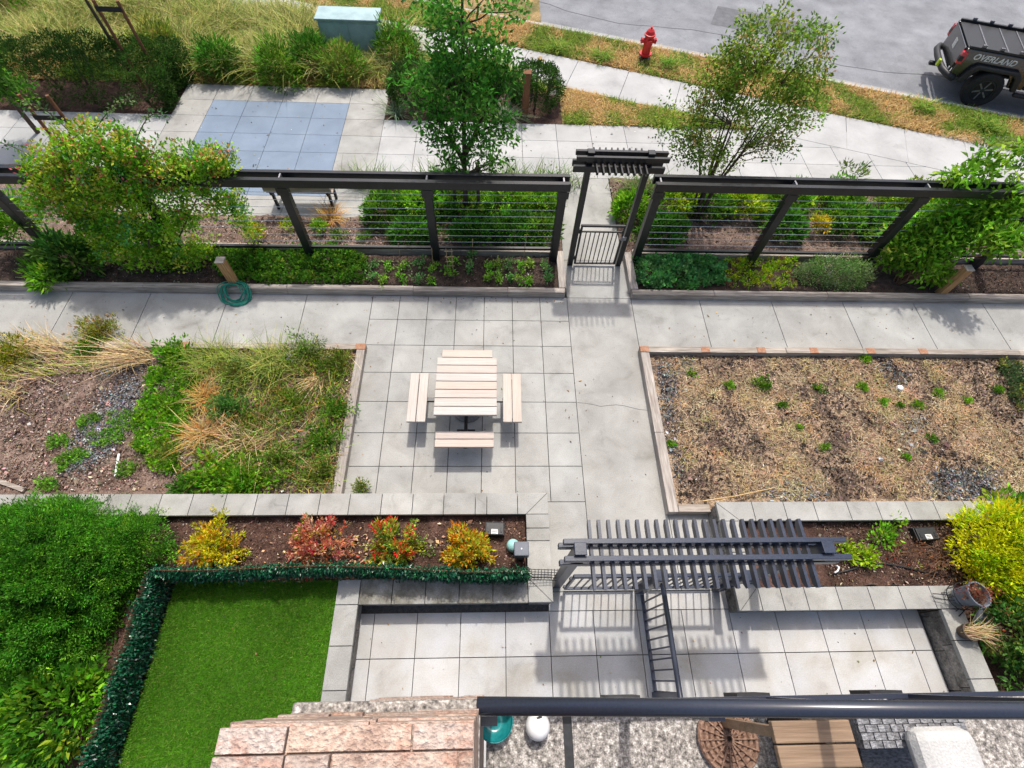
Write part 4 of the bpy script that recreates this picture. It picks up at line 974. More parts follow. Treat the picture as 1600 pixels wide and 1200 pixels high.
# grassy fringe along the outer walk
for i, (px, lab) in enumerate([((585, 285), 'spiky grass clump at the back left of the dense planting'), ((690, 283), 'spiky grass clump at the foot of the tree stakes'), ((800, 281), 'spiky grass clump at the back of the last bay before the gate'), ((858, 284), 'spiky grass clump at the path corner behind the left fence'), ((1000, 292), 'pale grass clump at the back of the bed right of the gate')]):
    p = at(*px, 0); rg = np.random.default_rng(70+i); n = 260
    set_props(blades('grass_clump', np.c_[rg.normal(p[0], .28, n), rg.normal(p[1]-.15, .05, n), np.zeros(n)], .45, .014, [(3, (.12, .22, .05)), (2, (.2, .28, .08)), (1, (.3, .32, .14))], M['leaf'], None, .35, .6, rg), lab, 'grass', 'spiky grass clumps along the outer walk')
# single plants
def plant(name, label, px, z, r, n, leaf, colors, seed, cat='plant', group=None, per=16, m='leaf', zr=None, up=.4, twr=.07):
    p = at(*px, z); rg = np.random.default_rng(seed); P, d = dome((p[0], p[1], z), r, r, zr or r*.9, n, .3, -.05, rg, .2)
    return set_props(rooted(name, P, twr, per, leaf[0], leaf[1], colors, M[m], None, up=up, rng=rg, out=d), label, cat, group)
plant('flowering_plant', 'plant with a cluster of golden yellow leaves behind the right fence', (1280, 350), .25, .22, 34, (.07, .032), YELLOW, 140)
plant('flowering_plant', 'yellow leaved plant behind the fence under the bench', (404, 362), .15, .19, 24, (.06, .026), YELLOW, 141)
plant('flowering_plant', 'small yellow green plant left of the third fence post from the gate', (452, 352), .12, .15, 16, (.055, .022), LIME, 142, twr=.08)
plant('leafy_plant', 'round leafy green plant right of the third fence post from the gate', (497, 356), .12, .15, 26, (.06, .024), BRIGHT, 143)
plant('ground_plant', 'low green weed between the fence posts at the front of the bark bed', (530, 368), .08, .16, 18, (.05, .02), GREEN, 144)
plant('ground_plant', 'low green weed beside the dense planting, front of the bark bed', (572, 372), .08, .14, 16, (.05, .02), GREEN, 145)
plant('ground_plant', 'red tinged low plant in the dense planting behind the left fence', (612, 372), .10, .12, 16, (.05, .02), [(2, (.2, .08, .03)), (2, (.1, .16, .03))], 146)
p = at(517, 343, 0); rg = np.random.default_rng(77); n = 260
set_props(blades('dry_grass', np.c_[rg.normal(p[0], .06, n), rg.normal(p[1], .05, n), np.zeros(n)], .27, .010, ORANGE, M['dryleaf'], None, .6, .8, rg), 'orange tuft of dry grass behind the left fence', 'grass tuft')

# climbing vine over the left fence
rg = np.random.default_rng(90); t = thing('climbing_vine', 'large climbing vine with red tips smothering the left fence', 'vine', (-4.2, 1.45, .05))
cl = []
for c, r, n in [((-4.6, 1.40, 1.85), (1.15, .34, .48), 190), ((-3.5, 1.45, 1.85), (.95, .30, .38), 110), ((-4.3, 1.5, 2.35), (.85, .32, .30), 80), ((-5.35, 1.35, 1.35), (.55, .3, .5), 70), ((-4.4, 1.28, 1.1), (.95, .28, .6), 120), ((-3.85, 1.25, .65), (.55, .28, .5), 60), ((-4.6, 1.15, .5), (.5, .28, .4), 40), ((-2.95, 1.5, 2.05), (.55, .22, .25), 44), ((-2.75, 1.55, 1.4), (.22, .16, .5), 26), ((-2.8, 1.6, .75), (.16, .14, .45), 18), ((-5.0, 1.3, 1.75), (.9, .3, .4), 80), ((-4.75, 1.2, .85), (.7, .26, .5), 70), ((-3.3, 1.35, 1.3), (.5, .2, .45), 26), ((-5.2, 1.15, .55), (.5, .25, .45), 44), ((-4.1, 1.1, .35), (.6, .22, .3), 40)]:
    P, d = dome(c, *r, n, .45, -1, rg, .2); cl.append(P)
P = np.concatenate(cl); P[:, 2] = np.maximum(P[:, 2], .12)
VINE = [(3, (.23, .48, .025)), (3, (.38, .58, .035)), (3, (.13, .34, .025)), (1, (.58, .64, .08)), (.8, (.18, .44, .12))]
ga = [foliage('', P, .13, 30, .062, .040, VINE, None, up=.3, rng=rg, geo=True)]
hi = P[(P[:, 2] > 1.1) & (rg.random(len(P)) < .42)]
ga.append(foliage('', hi+np.array([0, -.02, .06]), .10, 10, .05, .03, [(2, (.70, .22, .10)), (2, (.70, .40, .11)), (1, (.72, .18, .20))], None, up=.6, rng=rg, geo=True))
b = MB(); sp = []
for k in range(16): limb(b, (-4.3+rg.normal(0, .15), 1.3, .05), P[rg.integers(len(P))], .022, .005, rg, 6, .06, 6)
for a0, a1, a2 in [((-4.6, 1.5, 2.5), (-4.95, 1.75, 3.0), (-5.1, 1.6, 2.75)), ((-4.2, 1.5, 2.55), (-3.9, 1.7, 2.85), (-3.55, 1.75, 2.9)), ((-2.7, 1.5, 2.1), (-2.45, 1.55, 2.4), (-2.35, 1.5, 2.1)), ((-5.4, 1.5, 2.0), (-5.8, 1.6, 2.35), (-6.05, 1.5, 2.3)), ((-3.7, 1.5, 2.4), (-3.4, 1.8, 2.8), (-3.2, 1.7, 2.65))]:
    a0, a1, a2 = map(np.array, (a0, a1, a2)); ps = [a0*(1-t_)**2+2*a1*t_*(1-t_)+a2*t_*t_ for t_ in np.linspace(0, 1, 9)]; b.tube(ps, [.007]*9, 5); sp += ps[1:]
b.build('stem', M['bark_t'], t, smooth=True)
ga.append(foliage('', np.array(sp), .06, 9, .06, .034, [(2, (.10, .2, .07)), (1, (.2, .28, .1))], None, up=.2, rng=rg, geo=True)); fuse('foliage', ga, M['leaf'], t)

# plants in the front beds
plant('leafy_plant', 'tall feathery green plant at the far left behind the fence', (25, 345), .7, .5, 90, (.14, .03), BRIGHT, 150, per=18, twr=.14)
shrub('leafy_plant', 'tall dark green plant spilling over the bed edge under the vine', (*at(105, 405, .3)[:2], .25), (.55, .32, .55), 70, (.16, .05), [(3, (.05, .15, .025)), (2, (.09, .22, .03)), (1, (.14, .28, .04))], 151, None, per=16, twr=.14, cat='plant', base_z=.08)
shrub('leafy_plant', 'bright fern-like plant hanging over the timber edge, left', (*at(75, 432, .25)[:2], .2), (.32, .22, .28), 34, (.13, .035), BRIGHT, 152, None, per=16, twr=.12, cat='plant', base_z=.08)
def carpet(label, poly, z, n, leaf, colors, seed, h=.12, m='leaf', kind='stuff', cat='ground cover', name='ground_cover', twr=.06, per=14, gap=None):
    rg = np.random.default_rng(seed); Q = in_poly(ground_poly(poly, z), n, rg)
    if gap is not None: Q = Q[.7*noise2(Q, 2.6, 99)+.5*noise2(Q, 7, 98)+rg.normal(0, .12, len(Q)) < gap]
    hh = h*(.55+.45*noise2(Q, 6, seed))
    o = foliage(name, np.c_[Q, z+np.abs(hh)*rg.uniform(.4, 1, len(Q))], twr, per, leaf[0], leaf[1], colors, M[m], None, up=.8, rng=rg)
    return set_props(o, label, cat, None, kind)
carpet('carpet of broad low green leaves beside the hose post', [(330, 400), (385, 392), (470, 388), (545, 388), (573, 405), (570, 444), (470, 446), (392, 444), (345, 438)], .10, 700, (.058, .04), [(3, (.10, .25, .02)), (3, (.14, .31, .025)), (2, (.06, .17, .02)), (.5, (.25, .35, .04))], 160, .2)
carpet('tangled green undergrowth behind the left fence near the gate', [(580, 288), (872, 284), (862, 380), (680, 384), (600, 380)], .05, 420, (.07, .03), GREEN+DEEP+[(2, (.27, .42, .05)), (1, (.26, .2, .06))], 158, .28, per=12, twr=.10, name='undergrowth')
carpet('tangled green undergrowth behind the right fence', [(955, 300), (1600, 300), (1600, 360), (1480, 384), (1370, 384), (1290, 350), (1180, 345), (1060, 340), (1050, 382), (985, 382)], .05, 520, (.075, .032), GREEN+DEEP[:2]+LIME[:2], 159, .26, per=12, twr=.11, name='undergrowth')
carpet('crinkled blue green leafy patch at the front left of the right bed', [(992, 405), (1085, 402), (1132, 412), (1130, 448), (1060, 452), (996, 450)], .10, 330, (.075, .05), [(3, (.11, .32, .09)), (2, (.16, .40, .11)), (1, (.07, .22, .07))], 161, .22)
carpet('low yellow green plants between the crinkled patch and the grey green bush', [(1130, 410), (1240, 402), (1240, 452), (1132, 450)], .09, 170, (.05, .028), LIME+[(1, (.3, .16, .08))], 162, .10)
shrub('herb_bush', 'soft grey green herb bush in the right bed, left of the leafy sapling', (*at(1305, 428, .2)[:2], .12), (.72, .32, .38), 230, (.045, .016), [(3, (.17, .31, .08)), (2, (.25, .38, .12)), (1, (.12, .22, .07)), (.7, (.45, .5, .32))], 163, None, per=34, twr=.11, base_z=.08)
# leafy sapling leaning on the right fence
rg = np.random.default_rng(91); p = at(1405, 440, .1); t = thing('sapling', 'bright green large-leaved sapling leaning over the right fence', 'sapling', (p[0], p[1], .08))
cl = []
for px, z, r, n in [((1440, 410), .5, .30, 26), ((1470, 380), .9, .34, 34), ((1520, 340), 1.3, .36, 38), ((1560, 320), 1.6, .40, 34), ((1430, 350), 1.0, .32, 26), ((1490, 320), 1.5, .34, 28), ((1400, 365), .7, .22, 14), ((1575, 380), 1.3, .30, 20), ((1545, 258), 2.15, .32, 13), ((1500, 268), 2.1, .26, 8), ((1590, 245), 2.2, .24, 8), ((1470, 430), .35, .26, 14), ((1425, 385), .75, .34, 22), ((1450, 360), .9, .36, 24), ((1400, 400), .5, .26, 14), ((1530, 370), 1.2, .36, 22)]:
    q = at(*px, z); P, d = dome(q, r, r*.7, r, int(n*1.9), .3, -1, rg, .2); cl.append(P)
P = np.concatenate(cl); b = MB()
for k in range(15): limb(b, (p[0]+rg.normal(0, .05), p[1]+rg.normal(0, .04), .06), P[rg.integers(len(P))], .016, .004, rg, 6, .05, 6)
b.build('stem', M['twig'], t, smooth=True)
foliage('foliage', P, .13, 11, .14, .058, [(4, (.19, .43, .028)), (3, (.26, .50, .038)), (2, (.12, .30, .026)), (1, (.36, .54, .06))], M['leaf'], t, up=.1, rng=rg, fold=.25)
plant('leafy_shoot', 'pale shoots poking above the right fence rail, left of the leafy sapling', (1335, 275), 1.95, .16, 9, (.09, .035), [(2, (.18, .27, .08)), (1, (.3, .34, .15))], 170, 'shoot', per=7, twr=.10)
plant('leafy_shoot', 'pale shoot poking above the fence rail at the second right-hand post', (1330-5, 262), 2.05, .09, 4, (.09, .035), [(2, (.18, .27, .08)), (1, (.3, .34, .15))], 171, 'shoot', per=7, twr=.08)

# seedlings set out in the dark soil
OR_ = ['first', 'second', 'third', 'fourth', 'fifth', 'sixth', 'seventh', 'eighth', 'ninth', 'tenth', 'eleventh', 'twelfth']
far = [(587, 411), (606, 414), (630, 413), (653, 408), (676, 414), (703, 407), (737, 397), (765, 414), (779, 416), (797, 413), (812, 417), (828, 410), (853, 417)]
near = [(585, 428), (600, 434), (628, 432), (652, 433), (675, 433), (704, 425), (734, 417), (765, 432), (780, 434), (797, 432), (809, 436), (825, 438), (857, 436)]
for row, pts in (('far', far), ('near', near)):
    for i, px in enumerate(pts):
        rg = np.random.default_rng(200+i+(50 if row == 'near' else 0)); tall = i > 5
        p = at(px[0], px[1]+6, .10); c = np.array([p[0], p[1], .12]); h = rg.uniform(.14, .2) if tall else rg.uniform(.07, .11)
        n = 9 if tall else 8; P = c+np.c_[rg.normal(0, .03 if tall else .055, (n, 2)), rg.uniform(0, h, n)]
        kd = [(2, (.20, .48, .03)), (2, (.28, .54, .05)), (1, (.36, .52, .10))] if (i % 3) else [(2, (.15, .36, .09)), (1, (.22, .44, .12))]
        o = rooted('seedling', P, .06, 9, .06, .032, kd, M['leaf'], None, up=.5, rng=rg)
        set_props(o, f'{OR_[i] if i < 12 else "last"} seedling from the left in the {row} row of dark soil', 'seedling', 'vegetable seedlings in the left bed')
def cane(label, px, h, z=.09, r=.006):
    p = at(*px, z); set_props(MB().tube([(p[0], p[1], z-.03), (p[0]+.02, p[1]+.01, z+h)], r, 5).build('garden_cane', M['straw_stick']), label, 'cane', 'canes among the seedlings')
cane('thin cane beside the small seedlings, left of the post', (625, 402), .35); cane('thin cane just left of the second fence post from the gate', (676, 412), .4)
cane('thin cane by the tall seedling right of the little ladder', (738, 404), .5); cane('thin reddish cane in front of the last fence post', (818, 404), .6)
p = at(704, 422, .09); b = MB(); 
for dx in (-.05, .05): b.tube([(p[0]+dx, p[1], .06), (p[0]+dx, p[1]+.02, .62)], .006, 5)
for z in (.2, .32, .44, .58): b.tube([(p[0]-.08, p[1], z), (p[0]+.08, p[1], z)], .006, 5)
set_props(b.build('plant_ladder', M['straw_stick']), 'little ladder of canes supporting a seedling in the left bed', 'plant support')

# ------------------------------------------------------------------ planter shrubs near the building
def nandina(label, px, r, colors, seed, tips=None, zr=.5):
    p = at(*px, .45); rg = np.random.default_rng(seed); c = np.array([p[0], p[1], .30]); t = thing('nandina_shrub', label, 'shrub', (p[0], p[1], .26), 'coloured shrubs in the planter')
    r *= 1.1; P, d = dome(c, r, r*.92, zr, 62, .5, -.05, rg, .28); P[:, 2] = np.maximum(P[:, 2], .28)
    b = MB(); D = []; S = []
    for q in P:                                           # feather-like fronds radiating from the crown
        s = c+(q-c)*.25; b.tube([s, (s+q)/2+np.array([0, 0, .03]), q], [.004, .003, .002], 4)
        for f in np.linspace(.35, 1.12, 9): S.append(s+(q-s)*f+np.array([0, 0, .03*math.sin(f*3)])); D.append(unit((q-s)[None])[0])
    b.build('stem', M['twig'], t)
    ga = [foliage('', np.array(S), .034, 4, .062, .024, colors, None, up=.25, rng=rg, out=np.array(D), jit=.2, geo=True)]
    if tips:
        k = rg.choice(len(P), 22, replace=False); ga.append(foliage('', P[k]+np.array([0, 0, .02]), .06, 16, .06, .022, tips, None, up=.5, rng=rg, out=d[k], geo=True))
    fuse('foliage', ga, M['leaf'], t)
nandina('yellow nandina shrub with orange tips, nearest the large clipped yew', (342, 850), .36, [(4, (.72, .60, .018)), (2, (.54, .56, .025)), (1, (.28, .42, .025)), (.6, (.72, .32, .025))], 301, [(1, (.6, .26, .03)), (1, (.62, .44, .03))])
nandina('dusty red and pink nandina shrub, second from the yew', (497, 850), .38, [(4, (.70, .33, .19)), (2, (.66, .16, .08)), (2, (.72, .46, .28)), (1, (.52, .40, .06))], 302, [(1, (.55, .06, .07)), (1, (.5, .10, .12)), (.7, (.3, .35, .03))])
nandina('green nandina shrub with scarlet tufts, third from the yew', (617, 848), .34, [(3, (.30, .40, .04)), (2, (.50, .50, .05)), (2, (.16, .30, .05)), (.8, (.66, .28, .07))], 303, [(3, (.80, .04, .025)), (1, (.75, .12, .04))])
nandina('orange and lime nandina shrub beside the black lidded box', (730, 858), .29, [(3, (.48, .54, .035)), (2, (.62, .54, .045)), (1, (.28, .44, .035)), (2, (.76, .32, .025))], 304, [(2, (.68, .22, .01)), (1, (.65, .32, .02))], .42)
# yew and its neighbours, lower left
rg = np.random.default_rng(310); t = thing('yew_shrub', 'huge domed green yew shrub filling the lower left planter', 'shrub', (-3.75, -4.75, .26)); cl = []; dl = []
for c, r, n in [(at(85, 901, .3), (1.04, .86, 1.05), 260), (at(40, 985, .3), (.85, .62, .78), 130), (at(-110, 915, .3), (1.0, .85, .9), 110), (at(213, 862, .3), (.43, .36, .6), 60)]:
    P, d = dome(c, *r, n, .93, -.05, rg, .07)                 # lobes, each a cushion of needle sprays with dark gaps between
    Q = np.repeat(P, 13, 0)+rg.normal(size=(len(P)*13, 3))*np.array([.085, .085, .055]); cl.append(Q); dl.append(np.repeat(d, 13, 0))
P = np.concatenate(cl); d = np.concatenate(dl); k = ~((P[:, 0] > -2.44) & (P[:, 1] < -4.36)) & (P[:, 2] > .28); P, d = P[k], d[k]
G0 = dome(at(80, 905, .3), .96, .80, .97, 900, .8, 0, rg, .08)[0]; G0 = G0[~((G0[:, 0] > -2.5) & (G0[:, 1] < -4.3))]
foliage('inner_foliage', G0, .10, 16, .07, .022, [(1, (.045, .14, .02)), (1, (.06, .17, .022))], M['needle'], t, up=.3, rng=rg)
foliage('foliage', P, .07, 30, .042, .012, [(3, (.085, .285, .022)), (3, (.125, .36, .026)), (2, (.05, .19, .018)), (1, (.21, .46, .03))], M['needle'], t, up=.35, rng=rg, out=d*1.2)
b = MB()
for q in P[rg.choice(len(P), 26, replace=False)]: limb(b, (-3.75+rg.normal(0, .1), -4.7+rg.normal(0, .1), .22), q*.9+np.array([-3.75, -4.7, .4])*.1, .03, .006, rg, 4, .04, 6)
b.build('stem', M['bark_t'], t)
shrub('broadleaf_shrub', 'glossy broad-leaved shrub at the bottom left corner below the yew', (*at(45, 1110, .7)[:2], .35), (.72, .55, .48), 150, (.10, .042), BRIGHT+DEEP[:2], 311, None, per=18, twr=.12, base_z=.27, up=.5)
carpet('low foliage coloured dark as shade in the gap between the yew and the hedge screen', [(0, 1060), (150, 990), (205, 915), (215, 900), (150, 1080), (120, 1132), (90, 1200), (0, 1200)], .27, 420, (.06, .025), DEEP+[(2, (.03, .09, .012))], 313, .12, per=12, twr=.08)  # added foliage over bare mulch; its dark palette stands in for the gap's shade
plant('weed', 'yellowish weed between the yew and the planter cap at the left edge', (12, 850), .4, .30, 30, (.07, .02), OLIVE, 312)
# golden bush, rose and twiggy growth, right planter
rg = np.random.default_rng(320); t = thing('golden_bush', 'bright golden yellow feathery bush at the right end of the planter', 'shrub', (8.35, -4.25, .27)); cl = []; dl = []
for c, r, n in [((8.72, -4.22, .50), (.66, .56, .72), 380), ((8.42, -4.5, .45), (.36, .36, .45), 110), ((9.1, -4.6, .5), (.7, .6, .62), 190)]:
    P, d = dome(c, *r, n, .6, -.1, rg, .2); cl.append(P); dl.append(d)
P = np.concatenate(cl); P[:, 2] = np.maximum(P[:, 2], .3)
foliage('foliage', P, .10, 26, .075, .022, GOLD, M['leaf'], t, up=.45, rng=rg, out=np.concatenate(dl))
b = MB()
for q in P[rg.choice(len(P), 18, replace=False)]: limb(b, (8.4+rg.normal(0, .06), -4.25, .25), q, .014, .004, rg, 4, .05, 5)
b.build('stem', M['twig'], t)
rg = np.random.default_rng(321); t = thing('rose_shrub', 'green rose shrub with orange hips below the golden bush', 'shrub', (8.25, -5.5, .27)); cl = []; dl = []
for c, r, n in [((8.32, -5.25, .42), (.40, .5, .42), 150), ((8.3, -5.85, .40), (.36, .5, .42), 130), ((8.75, -5.2, .45), (.5, .5, .5), 90)]:
    P, d = dome(c, *r, n, .55, -.1, rg, .2); cl.append(P); dl.append(d)
P = np.concatenate(cl); d = np.concatenate(dl); P[:, 2] = np.maximum(P[:, 2], .3)
foliage('foliage', P, .09, 17, .065, .036, [(3, (.09, .21, .04)), (2, (.14, .28, .05)), (2, (.05, .14, .03)), (1, (.3, .36, .05))], M['leaf'], t, up=.4, rng=rg, out=d)
M['hip'] = mat('orange rose hip', [(.3, (.55, .09, .03)), (.7, (.65, .16, .05))], 20, 3, .35, 0)
for q in P[rg.choice(len(P), 16, replace=False)]+np.array([0, 0, .05]): MB().lathe([(.008, -.016), (.018, 0), (.008, .016)], q, 8).build('hip', M['hip'], t, smooth=True)
b = MB()
for q in P[rg.choice(len(P), 14, replace=False)]: limb(b, (8.3, -5.5, .25), q, .010, .004, rg, 4, .05, 5)
b.build('stem', M['twig'], t)
shrub('leafy_shrub', 'green shrub behind the golden bush at the right edge, over the planter cap', (*at(1590, 800, .5)[:2], .35), (.4, .35, .3), 50, (.11, .045), BRIGHT, 322, None, per=14, twr=.11, base_z=.27)
rg = np.random.default_rng(323); p = at(1470, 875, .3); t = thing('twiggy_shrub', 'bare reddish twiggy shrub between the larger lidded box and the golden bush', 'shrub', (p[0], p[1], .26)); b = MB(); S = []
for k in range(34):
    a = rg.uniform(1.6, 4.9); L = rg.uniform(.25, .75); q = np.array([p[0]+.12+L*math.cos(a), p[1]+.45*L*math.sin(a), .32+rg.uniform(.02, .25)])
    limb(b, (p[0]+.12, p[1], .27), q, .007, .0025, rg, 4, .07, 5); S.append(q)
b.build('stem', M['twig'], t)
foliage('foliage', np.array(S), .07, 6, .04, .016, [(2, (.22, .09, .04)), (1, (.3, .16, .06)), (.6, (.2, .28, .04))], M['leaf'], t, rng=rg)
rg = np.random.default_rng(327); p = at(1400, 862, .3); t = thing('twiggy_shrub', 'low reddish creeping twigs on mulch above the drip pipe', 'shrub', (p[0], p[1], .26)); b = MB(); S = []
for k in range(26):
    a = rg.uniform(0, 6.28); L = rg.uniform(.15, .55); q = np.array([p[0]+L*math.cos(a), p[1]+.4*L*math.sin(a), .29+rg.uniform(.0, .14)])
    limb(b, (p[0], p[1], .27), q, .006, .002, rg, 4, .08, 5); S.append(q)
b.build('stem', M['twig'], t)
foliage('foliage', np.array(S), .06, 4, .04, .016, [(2, (.30, .08, .04)), (1, (.36, .16, .06)), (.5, (.3, .42, .05))], M['leaf'], t, rng=rg)
for i, (px, lab, cc) in enumerate([((1378, 842), 'small green plant on mulch in the right planter, above the drip pipe', BRIGHT), ((1320, 862), 'lime plant at the right tip of the pergola beams', LIME), ((1352, 872), 'yellow green plant on mulch between pergola and drip pipe', LIME), ((1400, 817), 'tiny green sprout under the right planter cap', BRIGHT)]):
    plant('low_plant', lab, px, .32, (.15, .13, .12, .08)[i], (15, 12, 12, 6)[i], (.06, .03), cc, 330+i, per=18, twr=.10)
plant('seedling', 'tiny pale green seedling alone in mulch between scarlet and orange shrubs', (680, 863), .29, .045, 5, (.045, .018), [(1, (.25, .42, .12))], 340, per=5)
# fallen leaves and mulch chips
rg = np.random.default_rng(350)
def sc(poly, n, z): Q = in_poly(ground_poly(poly, z), n, rg); return np.c_[Q, z+rg.uniform(0, .012, n)]
flakes('fallen_leaves', np.concatenate([sc([(385, 860), (440, 830), (560, 860), (600, 885), (420, 885)], 90, .285), sc([(540, 840), (590, 830), (590, 885), (540, 885)], 150, .285), sc([(655, 850), (700, 870), (770, 880), (770, 830), (690, 820)], 70, .285), sc([(255, 815), (820, 815), (800, 885), (260, 880)], 60, .285)]), .036, [(3, (.62, .40, .25)), (2, (.55, .30, .16)), (1, (.6, .5, .3))], M['chip'], rg)
flakes('bark_chips', np.concatenate([sc([(250, 812), (822, 812), (822, 885), (250, 885)], 5000, .27), sc([(1270, 815), (1500, 815), (1490, 915), (1300, 915)], 5200, .275)]), .020, [(3, (.13, .08, .055)), (2, (.22, .15, .11)), (1, (.40, .32, .26)), (3, (.06, .04, .03))], M['chip'], rg)
flakes('bark_chips', np.concatenate([sc([(0, 395), (350, 395), (350, 444), (0, 444)], 3500, .10), sc([(565, 400), (868, 400), (868, 447), (565, 447)], 3000, .10), sc([(1490, 420), (1600, 415), (1600, 458), (1480, 458)], 1800, .10)]), .022, [(3, (.10, .065, .045)), (1, (.24, .18, .14)), (4, (.04, .026, .02)), (.4, (.45, .38, .3))], M['chip'], rg)
flakes('bark_chips', np.concatenate([sc([(300, 342), (620, 342), (640, 385), (300, 385)], 3500, .05), sc([(950, 285), (1600, 290), (1600, 390), (975, 385)], 9000, .05)]), .03, [(3, (.22, .15, .11)), (2, (.34, .25, .19)), (3, (.10, .07, .05)), (.6, (.5, .42, .35))], M['chip'], rg)

# ------------------------------------------------------------------ weedy bed, left of the table
rg = np.random.default_rng(400)
BED = [(0, 560), (230, 545), (553, 545), (520, 768), (0, 765)]
flakes('bark_chips', sc(BED, 30000, .055), .030, [(3, (.24, .165, .125)), (2, (.36, .27, .22)), (3, (.12, .08, .06)), (.8, (.55, .46, .40))], M['chip'], rg)
GRV = [(105, 700), (130, 660), (165, 630), (205, 590), (215, 625), (200, 665), (180, 700), (130, 735), (90, 745)]
P = np.concatenate([sc(GRV, 5200, .062), sc([(160, 560), (225, 560), (225, 620), (150, 640)], 1200, .062)])
P[:, :2] += rg.normal(0, .06, (len(P), 2))
flakes('gravel_patch', P, .024, [(3, (.17, .19, .20)), (2, (.32, .34, .35)), (2, (.08, .085, .09))], M['chip'], rg, .2)
carpet('bright green groundcover strip down the middle of the weedy bed', [(232, 580), (275, 570), (315, 590), (305, 640), (285, 690), (280, 740), (245, 735), (215, 700), (215, 660), (228, 620)], .06, 470, (.05, .036), BRIGHT, 401, .09)
for i, (poly, n, lab) in enumerate([([(170, 645), (215, 640), (220, 668), (175, 680)], 46, 'small green weed patch on gravel, left of the groundcover strip'), ([(140, 675), (190, 668), (195, 690), (145, 700)], 40, 'dull green weed patch lying over the gravel'), ([(90, 715), (135, 697), (142, 712), (85, 745)], 56, 'bright weed patch lowest on the gravel streak'), ([(75, 685), (108, 675), (112, 695), (80, 702)], 30, 'pale weed patch at the left side of the gravel'), ([(125, 655), (155, 645), (158, 655), (128, 672)], 30, 'dark weed patch at the top of the gravel streak'), ([(185, 725), (212, 722), (214, 742), (186, 745)], 28, 'green weed right of the white slat'), ([(60, 752), (95, 748), (92, 766), (62, 768)], 26, 'yellowish weeds against the planter cap at left')]):
    q = ground_poly(poly, .06); Q = in_poly(q, n, rg)
    set_props(rooted('weed', np.c_[Q, .065+rg.uniform(0, .02, n)], .055, 12, .042, .026, [(2, (.17, .40, .035)), (2, (.25, .46, .06)), (1, (.10, .26, .03))], M['leaf'], None, up=1.1, rng=rg), lab, 'weed')
def tuft(name, label, px, z, n, h, w, colors, seed, sp=.08, lean=.4, curve=.7, dirs=None, cat='grass tuft', sx=1., group=None):
    rg = np.random.default_rng(seed); p = at(*px, z)
    P = np.c_[rg.normal(p[0], sp*sx, n), rg.normal(p[1], sp, n), np.full(n, z)]
    return set_props(blades(name, P, h, w, colors, M['dryleaf'], None, lean, curve, rg, dirs=None if dirs is None else np.full(n, dirs)), label, cat, group)
# flattened dry grass along the back edge
tuft('dry_grass', 'long sheaf of flattened straw sweeping left across the weedy bed', (225, 560), .08, 120, .40, .010, STRAW, 410, .07, 1.0, .5, 3.35, sx=1.2)
tuft('dry_grass', 'straw coloured grass lying over the timber at the far left', (85, 545), .08, 150, .27, .010, STRAW, 411, .10, .8, .6, 2.9, sx=2.8)
tuft('dry_grass', 'second sheaf of straw fanning right of the yellow weeds', (185, 556), .08, 110, .27, .010, STRAW, 412, .07, .8, .6, -.5, sx=1.8)
tuft('dry_grass', 'tall orange dry grass clump in the middle of the weedy bed', (320, 680), .06, 230, .36, .010, ORANGE+STRAW[:2], 413, .10, .3, .6)
tuft('dry_grass', 'orange brown dead grass clump above the tall orange one', (325, 622), .06, 130, .30, .010, ORANGE, 414, .07, .3, .6)
tuft('dry_grass', 'yellow green tall grass at the back of the weedy bed', (425, 572), .06, 420, .42, .010, [(3, (.28, .33, .06)), (2, (.38, .36, .10)), (2, (.18, .28, .05))], 415, .17, .25, .55, sx=1.3)
tuft('dry_grass', 'fine olive grass spilling over the back timber', (335, 565), .06, 380, .34, .008, OLIVE, 416, .14, .4, .6, sx=1.5)
tuft('dry_grass', 'golden dry grass tuft under the left edge weeds', (18, 615), .06, 90, .22, .011, STRAW+[(2, (.4, .38, .08))], 417, .14, .6, .8)
tuft('dry_grass', 'small fan of straw near the right timber of the weedy bed', (500, 592), .06, 70, .26, .011, STRAW, 418, .06, .8, .8, -1.9)
tuft('dry_grass', 'thin straw strands bent over at the bottom right of the orange clump', (395, 690), .06, 80, .32, .009, STRAW, 419, .16, .9, .9)
